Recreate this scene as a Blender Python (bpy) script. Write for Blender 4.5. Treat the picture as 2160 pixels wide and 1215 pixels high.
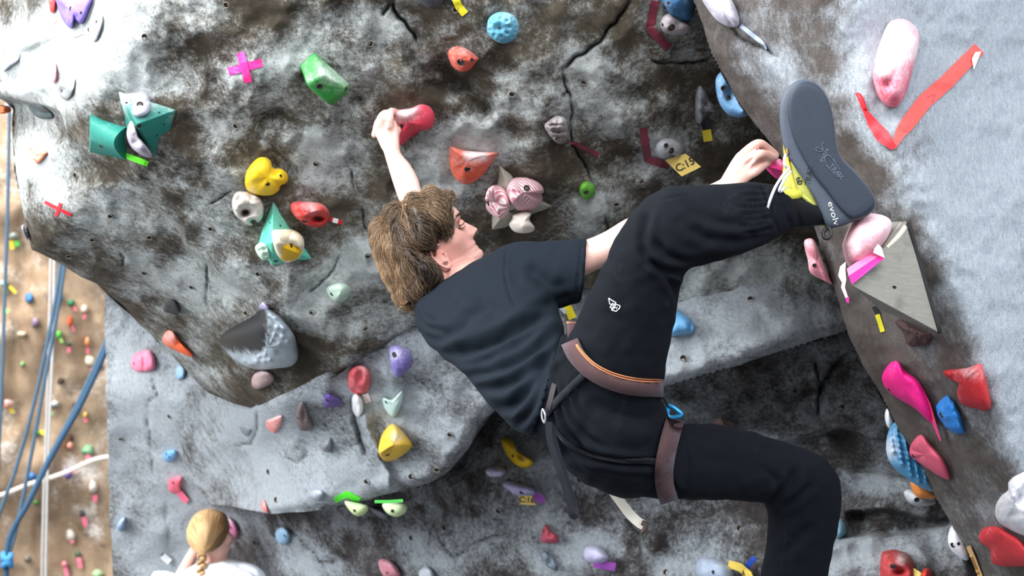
import bpy, bmesh, math, random
import numpy as np
from mathutils import Vector, Matrix
from mathutils.bvhtree import BVHTree

for o in list(bpy.data.objects):
    bpy.data.objects.remove(o)
random.seed(7)
rng = np.random.default_rng(11)
scene = bpy.context.scene
COL = scene.collection

# ------------------------------------------------------------------ camera, world, light, exposure
FPX = 4000.0
CAM_M = Matrix.Translation((0, 0, 1.6)) @ Matrix.Rotation(math.radians(97.0), 4, 'X')
cam_d = bpy.data.cameras.new('camera'); cam = bpy.data.objects.new('camera', cam_d); COL.objects.link(cam)
cam.matrix_world = CAM_M
cam_d.sensor_width = 36.0; cam_d.lens = 36.0 * FPX / 2160.0
cam_d.dof.use_dof = True; cam_d.dof.focus_distance = 4.05; cam_d.dof.aperture_fstop = 6.3
cam_d.clip_end = 100
scene.camera = cam

world = bpy.data.worlds.new('hall_light'); scene.world = world; world.use_nodes = True
bg = world.node_tree.nodes['Background']
bg.inputs[0].default_value = (0.92, 0.96, 1.0, 1); bg.inputs[1].default_value = 0.55

def area(name, loc, target, sx, sy, power, col):
    l = bpy.data.lights.new(name, 'AREA'); l.shape = 'RECTANGLE'; l.size = sx; l.size_y = sy
    l.energy = power; l.color = col
    o = bpy.data.objects.new(name, l); COL.objects.link(o)
    o.location = loc
    o.rotation_euler = (Vector(target) - Vector(loc)).to_track_quat('-Z', 'Y').to_euler()
    return o
area('skylight', (-4.5, 0.5, 7.5), (-0.6, 5.2, 2.2), 5, 4, 720, (1.0, 0.985, 0.96))
area('window_light', (6.0, 0.0, 5.5), (0.9, 4.4, 2.2), 3.5, 4, 200, (0.78, 0.88, 1.0))
area('front_fill', (0.5, -3.5, 6.5), (0.0, 5.0, 2.0), 5, 3, 540, (0.95, 0.97, 1.0))  # soft frontal fill added behind the camera to brighten the wall
area('side_window', (-5.5, 2.6, 3.6), (-1.0, 7.2, 1.7), 3.5, 3, 400, (0.93, 0.96, 1.0))
area('far_skylight', (-6.0, 8.0, 9.0), (-3.0, 12.0, 2.0), 4, 4, 1000, (1.0, 0.98, 0.95))

scene.view_settings.view_transform = 'Standard'; scene.view_settings.look = 'None'
scene.view_settings.exposure = 0.70; scene.view_settings.gamma = 1.0
scene.view_settings.use_curve_mapping = False

# ------------------------------------------------------------------ helpers
CMn = np.array(CAM_M); CMi = np.linalg.inv(CMn); CAMP = Vector((0, 0, 1.6))
FWD = (CAM_M.to_3x3() @ Vector((0, 0, -1))).normalized()

def PN(x, y, d):
    x = np.asarray(x, float); y = np.asarray(y, float); d = np.asarray(d, float)
    x, y, d = np.broadcast_arrays(x, y, d)
    c = np.stack([(x - 1080) / FPX * d, (607.5 - y) / FPX * d, -d, np.ones_like(d)], -1)
    return (c @ CMn.T)[..., :3]
def P(x, y, d): return Vector(PN(x, y, d))
def proj(V):
    V = np.asarray(V, float)
    c = np.concatenate([V, np.ones((len(V), 1))], 1) @ CMi.T
    d = -c[:, 2]
    return c[:, 0] / d * FPX + 1080, 607.5 - c[:, 1] / d * FPX, d

def lin(c):   # 0-255 sRGB to linear
    return tuple(((v / 255) / 12.92 if v / 255 <= 0.04045 else ((v / 255 + 0.055) / 1.055) ** 2.4) for v in c)

WORG = {}
def link(o, parent, origin):
    COL.objects.link(o)
    origin = Vector(origin)
    if parent is not None:
        o.parent = parent; o.location = origin - WORG[parent.name]
    else:
        o.location = origin
    WORG[o.name] = origin
def mk(name, V, F, mat, parent=None, smooth=True, origin=None, flat_angle=None):
    V = np.asarray(V, float)
    if origin is None: origin = V.mean(0)
    me = bpy.data.meshes.new(name)
    me.from_pydata((V - np.asarray(origin)).tolist(), [], F.tolist() if isinstance(F, np.ndarray) else F)
    if smooth: me.polygons.foreach_set('use_smooth', [True] * len(me.polygons))
    if mat is not None: me.materials.append(mat)
    if flat_angle is not None:
        try: me.set_sharp_from_angle(angle=math.radians(flat_angle))
        except Exception: pass
    me.update()
    o = bpy.data.objects.new(name, me); link(o, parent, origin)
    return o
def empty(name, loc):
    o = bpy.data.objects.new(name, None); o.empty_display_size = 0.05; link(o, None, loc); return o
def tag(o, label=None, cat=None, group=None, kind=None):
    if label: o['label'] = label
    if cat: o['category'] = cat
    if group: o['group'] = group
    if kind: o['kind'] = kind
    return o
def join(parts):
    V = []; F = []; n = 0
    for v, f in parts:
        v = np.asarray(v, float); V.append(v); F += [[i + n for i in q] for q in f]; n += len(v)
    return np.concatenate(V), F

def catmull(pts, n, closed=False):
    pts = np.asarray(pts, float); m = len(pts)
    if closed: ext = np.concatenate([pts[-1:], pts, pts[:2]]); segs = m
    else: ext = np.concatenate([2 * pts[:1] - pts[1:2], pts, 2 * pts[-1:] - pts[-2:-1]]); segs = m - 1
    t = np.linspace(0, segs, n, endpoint=not closed)
    i = np.minimum(t.astype(int), segs - 1); f = (t - i)[:, None]
    p0, p1, p2, p3 = ext[i], ext[i + 1], ext[i + 2], ext[i + 3]
    return 0.5 * (2 * p1 + (p2 - p0) * f + (2 * p0 - 5 * p1 + 4 * p2 - p3) * f ** 2 + (3 * p1 - p0 - 3 * p2 + p3) * f ** 3)
def polyline(pts, n):
    pts = np.asarray(pts, float); s = np.r_[0, np.cumsum(np.linalg.norm(np.diff(pts, axis=0), axis=1))]
    t = np.linspace(0, s[-1], n)
    return np.stack([np.interp(t, s, pts[:, k]) for k in range(pts.shape[1])], 1)

def ringfaces(R, n, cap=True):
    F = []
    for k in range(R - 1):
        for i in range(n):
            j = (i + 1) % n
            F.append([k * n + i, k * n + j, (k + 1) * n + j, (k + 1) * n + i])
    if cap:
        F.append(list(range(n))[::-1]); F.append([(R - 1) * n + i for i in range(n)])
    return F
def loft(secs, R=40, n=36, power=2.0, cap=True):
    """sections (ax, ay, bx, by, depth, half_thickness[, tilt]): elliptical rings spanning two outline points"""
    S = np.array([list(s) + [0] * (7 - len(s)) for s in secs], float)
    S = catmull(S, R)
    th = np.linspace(0, 2 * np.pi, n, endpoint=False)
    c = np.sign(np.cos(th)) * np.abs(np.cos(th)) ** (2 / power); s = np.sign(np.sin(th)) * np.abs(np.sin(th)) ** (2 / power)
    V = []
    for a in S:
        mx, my = (a[0] + a[2]) / 2, (a[1] + a[3]) / 2; hx, hy = (a[2] - a[0]) / 2, (a[3] - a[1]) / 2
        d = a[4] + s * a[5] + c * a[6] / 2
        V.append(PN(mx + c * hx, my + c * hy, a[4] + c * a[6] / 2) + np.outer(s * a[5], np.array(FWD)))
    return np.concatenate(V), ringfaces(R, n, cap)
def sweep(pts, rad, n=10, cap=True, sub=1):
    """round tube through world points"""
    pts = np.asarray(pts, float); rad = np.broadcast_to(np.asarray(rad, float), (len(pts),)).copy()
    if sub > 1:
        q = catmull(np.c_[pts, rad], (len(pts) - 1) * sub + 1); pts = q[:, :3]; rad = np.maximum(q[:, 3], 1e-4)
    T = np.gradient(pts, axis=0); T /= np.linalg.norm(T, axis=1)[:, None] + 1e-9
    up = np.array([0.31, 0.2, 0.93]); up = up - T[0] * up.dot(T[0]); up /= np.linalg.norm(up)
    U = []; ux, uy, uz = up
    for tx, ty, tz in T.tolist():
        k = ux * tx + uy * ty + uz * tz; ux -= tx * k; uy -= ty * k; uz -= tz * k
        l = math.sqrt(ux * ux + uy * uy + uz * uz) + 1e-9; ux /= l; uy /= l; uz /= l; U.append((ux, uy, uz))
    U = np.array(U); B = np.cross(T, U); th = np.linspace(0, 2 * np.pi, n, endpoint=False)
    V = pts[:, None] + rad[:, None, None] * (np.cos(th)[None, :, None] * U[:, None] + np.sin(th)[None, :, None] * B[:, None])
    return V.reshape(-1, 3), ringfaces(len(pts), n, cap)
def chain(pts, n=12, sub=5):
    """finger-like tube: (px, py, depth, radius in metres)"""
    w = np.array([P(a[0], a[1], a[2]) for a in pts]); r = [a[3] for a in pts]
    V, F = sweep(w, r, n, True, sub)
    sph = []
    for k in (0, -1):
        sph.append(ball(w[k], [r[k]] * 3, 10, 6))
    return join([(V, F)] + sph)
def ball(c, r, nu=16, nv=10):
    V = []; 
    for j in range(nv + 1):
        a = math.pi * j / nv
        for i in range(nu):
            b = 2 * math.pi * i / nu
            V.append([c[0] + r[0] * math.sin(a) * math.cos(b), c[1] + r[1] * math.sin(a) * math.sin(b), c[2] + r[2] * math.cos(a)])
    return np.array(V), ringfaces(nv + 1, nu, False)

def fuse(parts, voxel, smooth=4, factor=0.5):
    V, F = join(parts)
    me = bpy.data.meshes.new('tmp'); me.from_pydata(V.tolist(), [], F)
    bm = bmesh.new(); bm.from_mesh(me); bmesh.ops.remove_doubles(bm, verts=bm.verts, dist=1e-5)
    bmesh.ops.recalc_face_normals(bm, faces=bm.faces); bm.to_mesh(me); bm.free()
    o = bpy.data.objects.new('tmp', me); COL.objects.link(o)
    m = o.modifiers.new('r', 'REMESH'); m.mode = 'VOXEL'; m.voxel_size = voxel; m.adaptivity = 0
    if smooth:
        s = o.modifiers.new('s', 'SMOOTH'); s.factor = factor; s.iterations = smooth
    dg = bpy.context.evaluated_depsgraph_get(); e = o.evaluated_get(dg).to_mesh()
    V = np.zeros(len(e.vertices) * 3); e.vertices.foreach_get('co', V); V = V.reshape(-1, 3)
    F = [list(p.vertices) for p in e.polygons]
    bpy.data.objects.remove(o); bpy.data.meshes.remove(me)
    return V, F
def vnormals(V, F):
    N = np.zeros_like(V)
    Q = np.array([f for f in F if len(f) == 4]); T = np.array([f for f in F if len(f) == 3])
    for A in (Q, T):
        if len(A) == 0: continue
        n = np.cross(V[A[:, 2]] - V[A[:, 0]], V[A[:, -1]] - V[A[:, 1]]) if A.shape[1] == 4 else np.cross(V[A[:, 1]] - V[A[:, 0]], V[A[:, 2]] - V[A[:, 0]])
        for k in range(A.shape[1]): np.add.at(N, A[:, k], n)
    return N / (np.linalg.norm(N, axis=1)[:, None] + 1e-12)

def pdist(x, y, poly, closed=False):
    """distance to polyline, signed side, parameter along 0..1"""
    poly = np.asarray(poly, float)
    if closed: poly = np.concatenate([poly, poly[:1]])
    best = np.full(x.shape, 1e9); side = np.zeros(x.shape); par = np.zeros(x.shape)
    L = np.linalg.norm(np.diff(poly, axis=0), axis=1); cum = np.r_[0, np.cumsum(L)]
    for k in range(len(poly) - 1):
        a, b = poly[k], poly[k + 1]; ab = b - a; l2 = ab @ ab + 1e-9
        t = np.clip(((x - a[0]) * ab[0] + (y - a[1]) * ab[1]) / l2, 0, 1)
        dx, dy = x - a[0] - t * ab[0], y - a[1] - t * ab[1]; d = np.hypot(dx, dy)
        m = d < best
        best = np.where(m, d, best); side = np.where(m, np.sign(ab[0] * dy - ab[1] * dx), side); par = np.where(m, (cum[k] + t * L[k]) / cum[-1], par)
    return best, side, par
def folds(V, F, strokes, both=False):
    """push vertices along their normals under image-plane strokes (cloth folds, seams)"""
    N = vnormals(V, F); x, y, d = proj(V)
    vd = V - np.array(CAMP); vd /= np.linalg.norm(vd, axis=1)[:, None]
    face = np.clip(-(N * vd).sum(1) * 2.5, 0, 1)
    if np.mean((N * (V - V.mean(0))).sum(1)) < 0: face = np.clip((N * vd).sum(1) * 2.5, 0, 1); N = -N
    disp = np.zeros(len(V))
    for st in strokes:
        pts, amp, w = st[:3]
        p = catmull(pts, 8 * len(pts)) if len(pts) > 2 else np.asarray(pts, float)
        dist, side, par = pdist(x, y, p)
        end = np.clip(np.minimum(par, 1 - par) * 5 + 0.15, 0, 1)
        disp += amp * np.exp(-(dist / w) ** 2) * end
        if amp < 0: disp += -0.45 * amp * np.exp(-((dist - 1.9 * w) / w) ** 2) * end
    return V + N * (disp * face)[:, None]

def vnoise(x, y, cell, seed):
    r = np.random.default_rng(seed); T = r.random((257, 257))
    u = x / cell + 60.5; v = y / cell + 60.5
    i = np.floor(u).astype(int); j = np.floor(v).astype(int); fu = u - i; fv = v - j
    fu = fu * fu * (3 - 2 * fu); fv = fv * fv * (3 - 2 * fv); i %= 256; j %= 256
    return (T[i, j] * (1 - fu) * (1 - fv) + T[i + 1, j] * fu * (1 - fv) + T[i, j + 1] * (1 - fu) * fv + T[i + 1, j + 1] * fu * fv) * 2 - 1
def inside(x, y, poly):
    poly = np.asarray(poly, float); r = np.zeros(x.shape, bool); n = len(poly)
    for k in range(n):
        x1, y1 = poly[k]; x2, y2 = poly[(k + 1) % n]
        if y1 == y2: continue
        c = ((y1 > y) != (y2 > y)) & (x < (x2 - x1) * (y - y1) / (y2 - y1) + x1)
        r ^= c
    return r
def tps(ctrl):
    C = np.array(ctrl, float); X = C[:, :2] / 500.0; n = len(C)
    def U(r2): return np.where(r2 > 1e-12, r2 * np.log(r2 + 1e-12), 0)
    K = U(((X[:, None] - X[None]) ** 2).sum(-1)) + np.eye(n) * 0.02
    Pm = np.c_[np.ones(n), X]; A = np.block([[K, Pm], [Pm.T, np.zeros((3, 3))]])
    w = np.linalg.solve(A, np.r_[C[:, 2], 0, 0, 0])
    def f(x, y):
        x = np.asarray(x, float) / 500.0; y = np.asarray(y, float) / 500.0
        o = w[n] + w[n + 1] * x + w[n + 2] * y
        for k in range(n): o = o + w[k] * U((x - X[k, 0]) ** 2 + (y - X[k, 1]) ** 2)
        return o
    return f

# ------------------------------------------------------------------ materials
def nodes(name):
    m = bpy.data.materials.new(name); m.use_nodes = True; nt = m.node_tree
    return m, nt, nt.nodes['Principled BSDF']
def nd(nt, t, **kw):
    n = nt.nodes.new(t)
    for k, v in kw.items():
        if hasattr(n, k): setattr(n, k, v)
        else: n.inputs[k].default_value = v
    return n
def noise(nt, co, scale, detail=6, rough=0.6):
    n = nt.nodes.new('ShaderNodeTexNoise'); n.inputs['Scale'].default_value = scale; n.inputs['Detail'].default_value = detail
    n.inputs['Roughness'].default_value = rough; nt.links.new(co, n.inputs['Vector']); return n.outputs['Fac']
def math_(nt, op, a, b=None, c=None, clamp=False):
    n = nt.nodes.new('ShaderNodeMath'); n.operation = op; n.use_clamp = clamp
    for i, v in enumerate((a, b, c)):
        if v is None: continue
        if isinstance(v, (int, float)): n.inputs[i].default_value = v
        else: nt.links.new(v, n.inputs[i])
    return n.outputs[0]
def mixc(nt, f, a, b):
    n = nt.nodes.new('ShaderNodeMix'); n.data_type = 'RGBA'
    for s, v in ((n.inputs[0], f), (n.inputs[6], a), (n.inputs[7], b)):
        if isinstance(v, (int, float)): s.default_value = v
        elif isinstance(v, tuple): s.default_value = (*v[:3], 1)
        else: nt.links.new(v, s)
    return n.outputs[2]
def maprange(nt, v, a, b, c=0.0, d=1.0):
    n = nt.nodes.new('ShaderNodeMapRange'); n.interpolation_type = 'SMOOTHSTEP'
    nt.links.new(v, n.inputs[0]); n.inputs[1].default_value = a; n.inputs[2].default_value = b; n.inputs[3].default_value = c; n.inputs[4].default_value = d
    return n.outputs[0]
def bump(nt, b, h, strength, dist):
    n = nt.nodes.new('ShaderNodeBump'); n.inputs['Strength'].default_value = strength; n.inputs['Distance'].default_value = dist
    nt.links.new(h, n.inputs['Height']); nt.links.new(n.outputs[0], b.inputs['Normal'])

def rock_mat(name, dark, mid, chalk, bias=0.0, scale=1.0, bstr=1.0, streak=False, namp=1.0):
    m, nt, b = nodes(name)
    tc = nt.nodes.new('ShaderNodeTexCoord').outputs['Object']
    if streak:
        mp = nt.nodes.new('ShaderNodeMapping'); mp.inputs['Rotation'].default_value = (0, math.radians(-28), 0); mp.inputs['Scale'].default_value = (1.7, 1, 0.75)
        nt.links.new(tc, mp.inputs[0]); tcs = mp.outputs[0]
    else: tcs = tc
    n1 = noise(nt, tc, 3.2 * scale, 6, 0.6); n2 = noise(nt, tcs, 16 * scale, 9, 0.72); n3 = noise(nt, tcs, 75 * scale, 8, 0.78); n4 = noise(nt, tc, 340 * scale, 4, 0.7)
    at = nt.nodes.new('ShaderNodeAttribute'); at.attribute_name = 'chalk'
    di = nt.nodes.new('ShaderNodeAttribute'); di.attribute_name = 'groove_dark'
    k = math_(nt, 'ADD', at.outputs['Fac'], math_(nt, 'MULTIPLY', math_(nt, 'SUBTRACT', n2, 0.5), 1.3 * namp))
    k = math_(nt, 'ADD', k, math_(nt, 'MULTIPLY', math_(nt, 'SUBTRACT', n3, 0.5), 1.7 * namp))
    k = math_(nt, 'ADD', k, math_(nt, 'MULTIPLY', math_(nt, 'SUBTRACT', n1, 0.5), 0.9))
    k = math_(nt, 'ADD', k, math_(nt, 'MULTIPLY', math_(nt, 'SUBTRACT', n4, 0.5), 0.8 * namp))
    k = maprange(nt, math_(nt, 'ADD', k, bias), 0.0, 0.9)
    tone = maprange(nt, math_(nt, 'ADD', math_(nt, 'MULTIPLY', n1, 0.45), math_(nt, 'MULTIPLY', n2, 0.55)), 0.36, 0.66)
    base = mixc(nt, tone, dark, mid)
    cv = maprange(nt, math_(nt, 'ADD', math_(nt, 'MULTIPLY', n3, .6), math_(nt, 'MULTIPLY', n4, .4)), .34, .62)
    col = mixc(nt, k, base, mixc(nt, cv, tuple(v * .82 for v in chalk), tuple(min(.93, v * 1.3) for v in chalk)))
    col = mixc(nt, math_(nt, 'MULTIPLY', di.outputs['Fac'], 0.8), col, (0.02, 0.018, 0.016))
    nt.links.new(col, b.inputs['Base Color']); b.inputs['Roughness'].default_value = 0.88
    b.inputs['Specular IOR Level'].default_value = 0.25
    h = math_(nt, 'ADD', math_(nt, 'MULTIPLY', n2, 0.8), math_(nt, 'MULTIPLY', n3, 0.75))
    h = math_(nt, 'ADD', h, math_(nt, 'MULTIPLY', n4, 0.22))
    bump(nt, b, h, bstr, 0.034 / scale)
    return m
MATS = {}
def plain(name, rgb, rough=0.6, var=0.12, scale=40, spec=0.4, bst=0.0, metal=0.0):
    if name in MATS: return MATS[name]
    m, nt, b = nodes(name); tc = nt.nodes.new('ShaderNodeTexCoord').outputs['Object']
    c = lin(rgb); n = noise(nt, tc, scale, 5)
    col = mixc(nt, n, tuple(v * (1 - var) for v in c), tuple(min(1, v * (1 + var)) for v in c))
    nt.links.new(col, b.inputs['Base Color']); b.inputs['Roughness'].default_value = rough; b.inputs['Specular IOR Level'].default_value = spec
    b.inputs['Metallic'].default_value = metal
    if bst: bump(nt, b, noise(nt, tc, scale * 4, 4), bst, 0.003)
    MATS[name] = m; return m
def hold_mat(rgb, chalk=0.4, rough=0.55):
    key = ('h', rgb, chalk)
    if key in MATS: return MATS[key]
    m, nt, b = nodes('hold_resin'); tc = nt.nodes.new('ShaderNodeTexCoord').outputs['Object']
    c = lin(rgb)
    n1 = noise(nt, tc, 16, 5, 0.6); n2 = noise(nt, tc, 120, 5, 0.7)
    at = nt.nodes.new('ShaderNodeAttribute'); at.attribute_name = 'chalk'
    k = math_(nt, 'ADD', at.outputs['Fac'], math_(nt, 'MULTIPLY', math_(nt, 'SUBTRACT', n1, 0.5), 1.2))
    k = math_(nt, 'ADD', k, math_(nt, 'MULTIPLY', math_(nt, 'SUBTRACT', n2, 0.5), 0.8))
    k = maprange(nt, math_(nt, 'ADD', k, chalk - 0.5), -0.35, 0.85)
    k = math_(nt, 'MULTIPLY', k, 0.92)
    base = mixc(nt, n1, tuple(v * 0.85 for v in c), tuple(min(1, v * 1.15) for v in c))
    col = mixc(nt, k, base, (0.78, 0.78, 0.79))
    nt.links.new(col, b.inputs['Base Color']); b.inputs['Roughness'].default_value = rough; b.inputs['Specular IOR Level'].default_value = 0.35
    bump(nt, b, n2, 0.6, 0.003)
    MATS[key] = m; return m
BLACK = plain('bolt_hole_shade', (14, 13, 12), 0.9)  # black floor paints the shade inside nearly flat bolt holes
STEEL = plain('bolt_steel', (95, 92, 88), 0.4, metal=0.6)

# ------------------------------------------------------------------ rock sheets
class Sheet: pass
def sheet(name, poly, depth, step, mat, chalkf, skirt=0.9, lips=(), strokes=(), steps=(), namp=(0.012, 0.006, 0.003), cells=(120, 52, 22), seed=1, jag=3.0, label=None):
    poly = np.array(poly, float)
    # roughen outline so that the rock edge is not a clean curve
    pl = []
    for k in range(len(poly)):
        a, b = poly[k], poly[(k + 1) % len(poly)]; n = max(1, int(np.hypot(*(b - a)) / 14))
        for t in range(n): pl.append(a + (b - a) * t / n)
    pl = np.array(pl)
    pl[:, 0] += jag * vnoise(pl[:, 0], pl[:, 1], 34, seed + 50); pl[:, 1] += jag * vnoise(pl[:, 0], pl[:, 1], 31, seed + 51)
    x0, y0 = pl.min(0) - step * 2; x1, y1 = pl.max(0) + step * 2
    nx = int((x1 - x0) / step) + 1; ny = int((y1 - y0) / step) + 1
    X, Y = np.meshgrid(x0 + np.arange(nx) * step, y0 + np.arange(ny) * step, indexing='ij')
    D = depth(X, Y)
    for a, c, s in zip(namp, cells, range(3)): D = D + a * vnoise(X, Y, c, seed + s)
    D = D + namp[0] * 0.8 * (np.abs(vnoise(X + 31, Y, cells[0] * 0.8, seed + 9)) - 0.4)
    D = D + namp[1] * 1.3 * (np.abs(vnoise(X * .8 + Y * .6, Y * .8 - X * .6, cells[1] * 1.2, seed + 12)) - 0.35)
    groove_dark = np.zeros_like(D)
    def crop(q, m):
        a = np.clip(((q.min(0) - m - (x0, y0)) / step).astype(int), 0, None); b = ((q.max(0) + m - (x0, y0)) / step).astype(int) + 2
        return np.s_[a[0]:b[0], a[1]:b[1]]
    for st in steps:
        pts, amp, w, L = st; q = catmull(pts, 5 * len(pts)); sl = crop(q, 4 * L)
        d, s, p = pdist(X[sl], Y[sl], q)
        t = np.clip(d / w, 0, 1); t = t * t * (3 - 2 * t)
        D[sl] += amp * np.where(s > 0, t * np.exp(-d / L), 0) * np.clip(np.minimum(p, 1 - p) * 10 + 0.05, 0, 1)
    for st in strokes:
        pts, amp, w = st[:3]; q = polyline(pts, 7 * len(pts)); q[:, 0] += 3 * vnoise(q[:, 0], q[:, 1], 14, seed + 70); q[:, 1] += 3 * vnoise(q[:, 0], q[:, 1], 13, seed + 71)
        sl = crop(q, 3 * w + step)
        d, s, p = pdist(X[sl], Y[sl], q); g = np.exp(-(d / w) ** 2) * np.clip(np.minimum(p, 1 - p) * 8 + 0.2, 0, 1)
        D[sl] += amp * g
        if amp > 0.012 and w < 7: groove_dark[sl] = np.maximum(groove_dark[sl], np.exp(-(d / (w * 0.5)) ** 2) * (0.5 + 0.5 * np.clip(np.minimum(p, 1 - p) * 8, 0, 1)))  # narrow grooves are also coloured darker along their centre line
    for lp, R, r in lips:
        lp = np.asarray(lp, float); sl = crop(lp, R)
        d, s, p = pdist(X[sl], Y[sl], lp); u = np.clip(1 - d / R, 0, 1)
        D[sl] += r * (1 - np.sqrt(np.clip(1 - u * u, 0, 1)))
    ins = inside(X, Y, pl)
    cell = ins[:-1, :-1] | ins[1:, :-1] | ins[:-1, 1:] | ins[1:, 1:]
    ci, cj = np.nonzero(cell)
    idx = lambda i, j: i * ny + j
    Fq = np.stack([idx(ci, cj), idx(ci, cj + 1), idx(ci + 1, cj + 1), idx(ci + 1, cj)], 1)
    used = np.unique(Fq)
    xs = X.ravel().copy(); ys = Y.ravel().copy(); out = used[~ins.ravel()[used]]
    ox, oy = xs[out], ys[out]; best = np.full(len(out), 1e9); bx = ox.copy(); by = oy.copy()
    for k in range(len(pl)):
        a, b = pl[k], pl[(k + 1) % len(pl)]; ab = b - a; t = np.clip(((ox - a[0]) * ab[0] + (oy - a[1]) * ab[1]) / (ab @ ab + 1e-9), 0, 1)
        qx, qy = a[0] + t * ab[0], a[1] + t * ab[1]; d = np.hypot(ox - qx, oy - qy); m = d < best
        best[m] = d[m]; bx[m] = qx[m]; by[m] = qy[m]
    xs[out] = bx; ys[out] = by
    remap = -np.ones(nx * ny, int); remap[used] = np.arange(len(used))
    vx, vy, vd = xs[used], ys[used], D.ravel()[used]
    V = PN(vx, vy, vd); F = remap[Fq]
    # skirt: rock carries on behind its visible edge
    from collections import Counter
    E = np.concatenate([F[:, [0, 1]], F[:, [1, 2]], F[:, [2, 3]], F[:, [3, 0]]])
    key = np.sort(E, 1); key = key[:, 0] * np.int64(len(V) + 1) + key[:, 1]; uq, inv, cnt = np.unique(key, return_inverse=True, return_counts=True)
    be = E[cnt[inv.ravel()] == 1]; bv = np.unique(be); sm = -np.ones(len(V), int)
    allV = [V]; n = len(V); prev = bv; Fs = []; mp_prev = {int(v): int(v) for v in bv}
    cxm, cym = vx.mean(), vy.mean()
    for t, sh in ((0.12, 0.004), (0.4, 0.014), (1.0, 0.03)):
        nv = PN(vx[bv] + (cxm - vx[bv]) * sh, vy[bv] + (cym - vy[bv]) * sh, vd[bv] + skirt * t); allV.append(nv)
        mp = {int(v): n + i for i, v in enumerate(bv)}; n += len(bv)
        for a, b in be: Fs.append([mp_prev[int(b)], mp_prev[int(a)], mp[int(a)], mp[int(b)]])
        mp_prev = mp
    AV = np.concatenate(allV)
    ob = mk(name, AV, F.tolist() + Fs, mat, None, True, origin=PN(cxm, cym, vd.mean()))
    ch = np.zeros(len(AV)); ch[:len(V)] = chalkf(vx, vy); dd = np.zeros(len(AV)); dd[:len(V)] = groove_dark.ravel()[used]
    for nm, arr in (('chalk', ch), ('groove_dark', dd)):
        at = ob.data.attributes.new(nm, 'FLOAT', 'POINT'); at.data.foreach_set('value', arr.astype(np.float32))
    s = Sheet(); s.ob = ob; s.bvh = BVHTree.FromPolygons(AV.tolist(), F.tolist())
    def Ds(x, y):
        x = np.asarray(x, float); y = np.asarray(y, float)
        u = np.clip((x - x0) / step, 0, nx - 1.001); v = np.clip((y - y0) / step, 0, ny - 1.001); i = u.astype(int); j = v.astype(int); fu = u - i; fv = v - j
        return D[i, j] * (1 - fu) * (1 - fv) + D[i + 1, j] * fu * (1 - fv) + D[i, j + 1] * (1 - fu) * fv + D[i + 1, j + 1] * fu * fv
    s.D = Ds
    return s
def blobs(lst, base=0.0, seed=3, amp=0.25, cell=90, gain=1.0):
    def f(x, y):
        o = base + amp * vnoise(x, y, cell, seed) + amp * 0.6 * vnoise(x, y, cell * 0.4, seed + 1)
        for b in lst:
            g = np.exp(-(((x - b[0]) / b[2]) ** 2 + ((y - b[1]) / b[3]) ** 2)); o = o + gain * b[4] * g
        return np.where(o > 0, .92 * np.tanh(o / .92), o)
    return f
def cast(bvh, x, y, near=2.0):
    o = P(x, y, near); h = bvh.ray_cast(o, (o - CAMP).normalized(), 30)
    return h   # loc, normal, index, dist
def cast_back(bvh, x, y, far=6.0):
    o = P(x, y, far); return bvh.ray_cast(o, (CAMP - o).normalized(), 30)
# ------------------------------------------------------------------ the setting: rock walls
ROCK_MAIN = rock_mat('rock_overhang', lin((70, 61, 49)), lin((120, 110, 94)), lin((214, 221, 219)), bias=0.15)
ROCK_LOW = rock_mat('rock_lower', lin((70, 64, 62)), lin((128, 122, 122)), lin((208, 217, 233)), bias=0.24)
ROCK_PROW = rock_mat('rock_prow', lin((100, 92, 87)), lin((132, 125, 120)), lin((202, 212, 229)), bias=0.08, streak=True, namp=.58)
ROCK_FAR = rock_mat('rock_far', lin((134, 112, 90)), lin((172, 150, 126)), lin((212, 206, 200)), scale=0.45, bstr=0.35)

# floor of the hall (below the frame)
mk_floor = mk('floor', [(-9, -3, 0), (7, -3, 0), (7, 16, 0), (-9, 16, 0), (-9, -3, -.1), (7, -3, -.1), (7, 16, -.1), (-9, 16, -.1)],
   [[0, 1, 2, 3], [7, 6, 5, 4], [0, 4, 5, 1], [1, 5, 6, 2], [2, 6, 7, 3], [3, 7, 4, 0]], plain('floor_mat', (92, 94, 98), 0.8), smooth=False)
tag(mk_floor, 'dark grey padded floor of the climbing hall', None, kind='structure')

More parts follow.
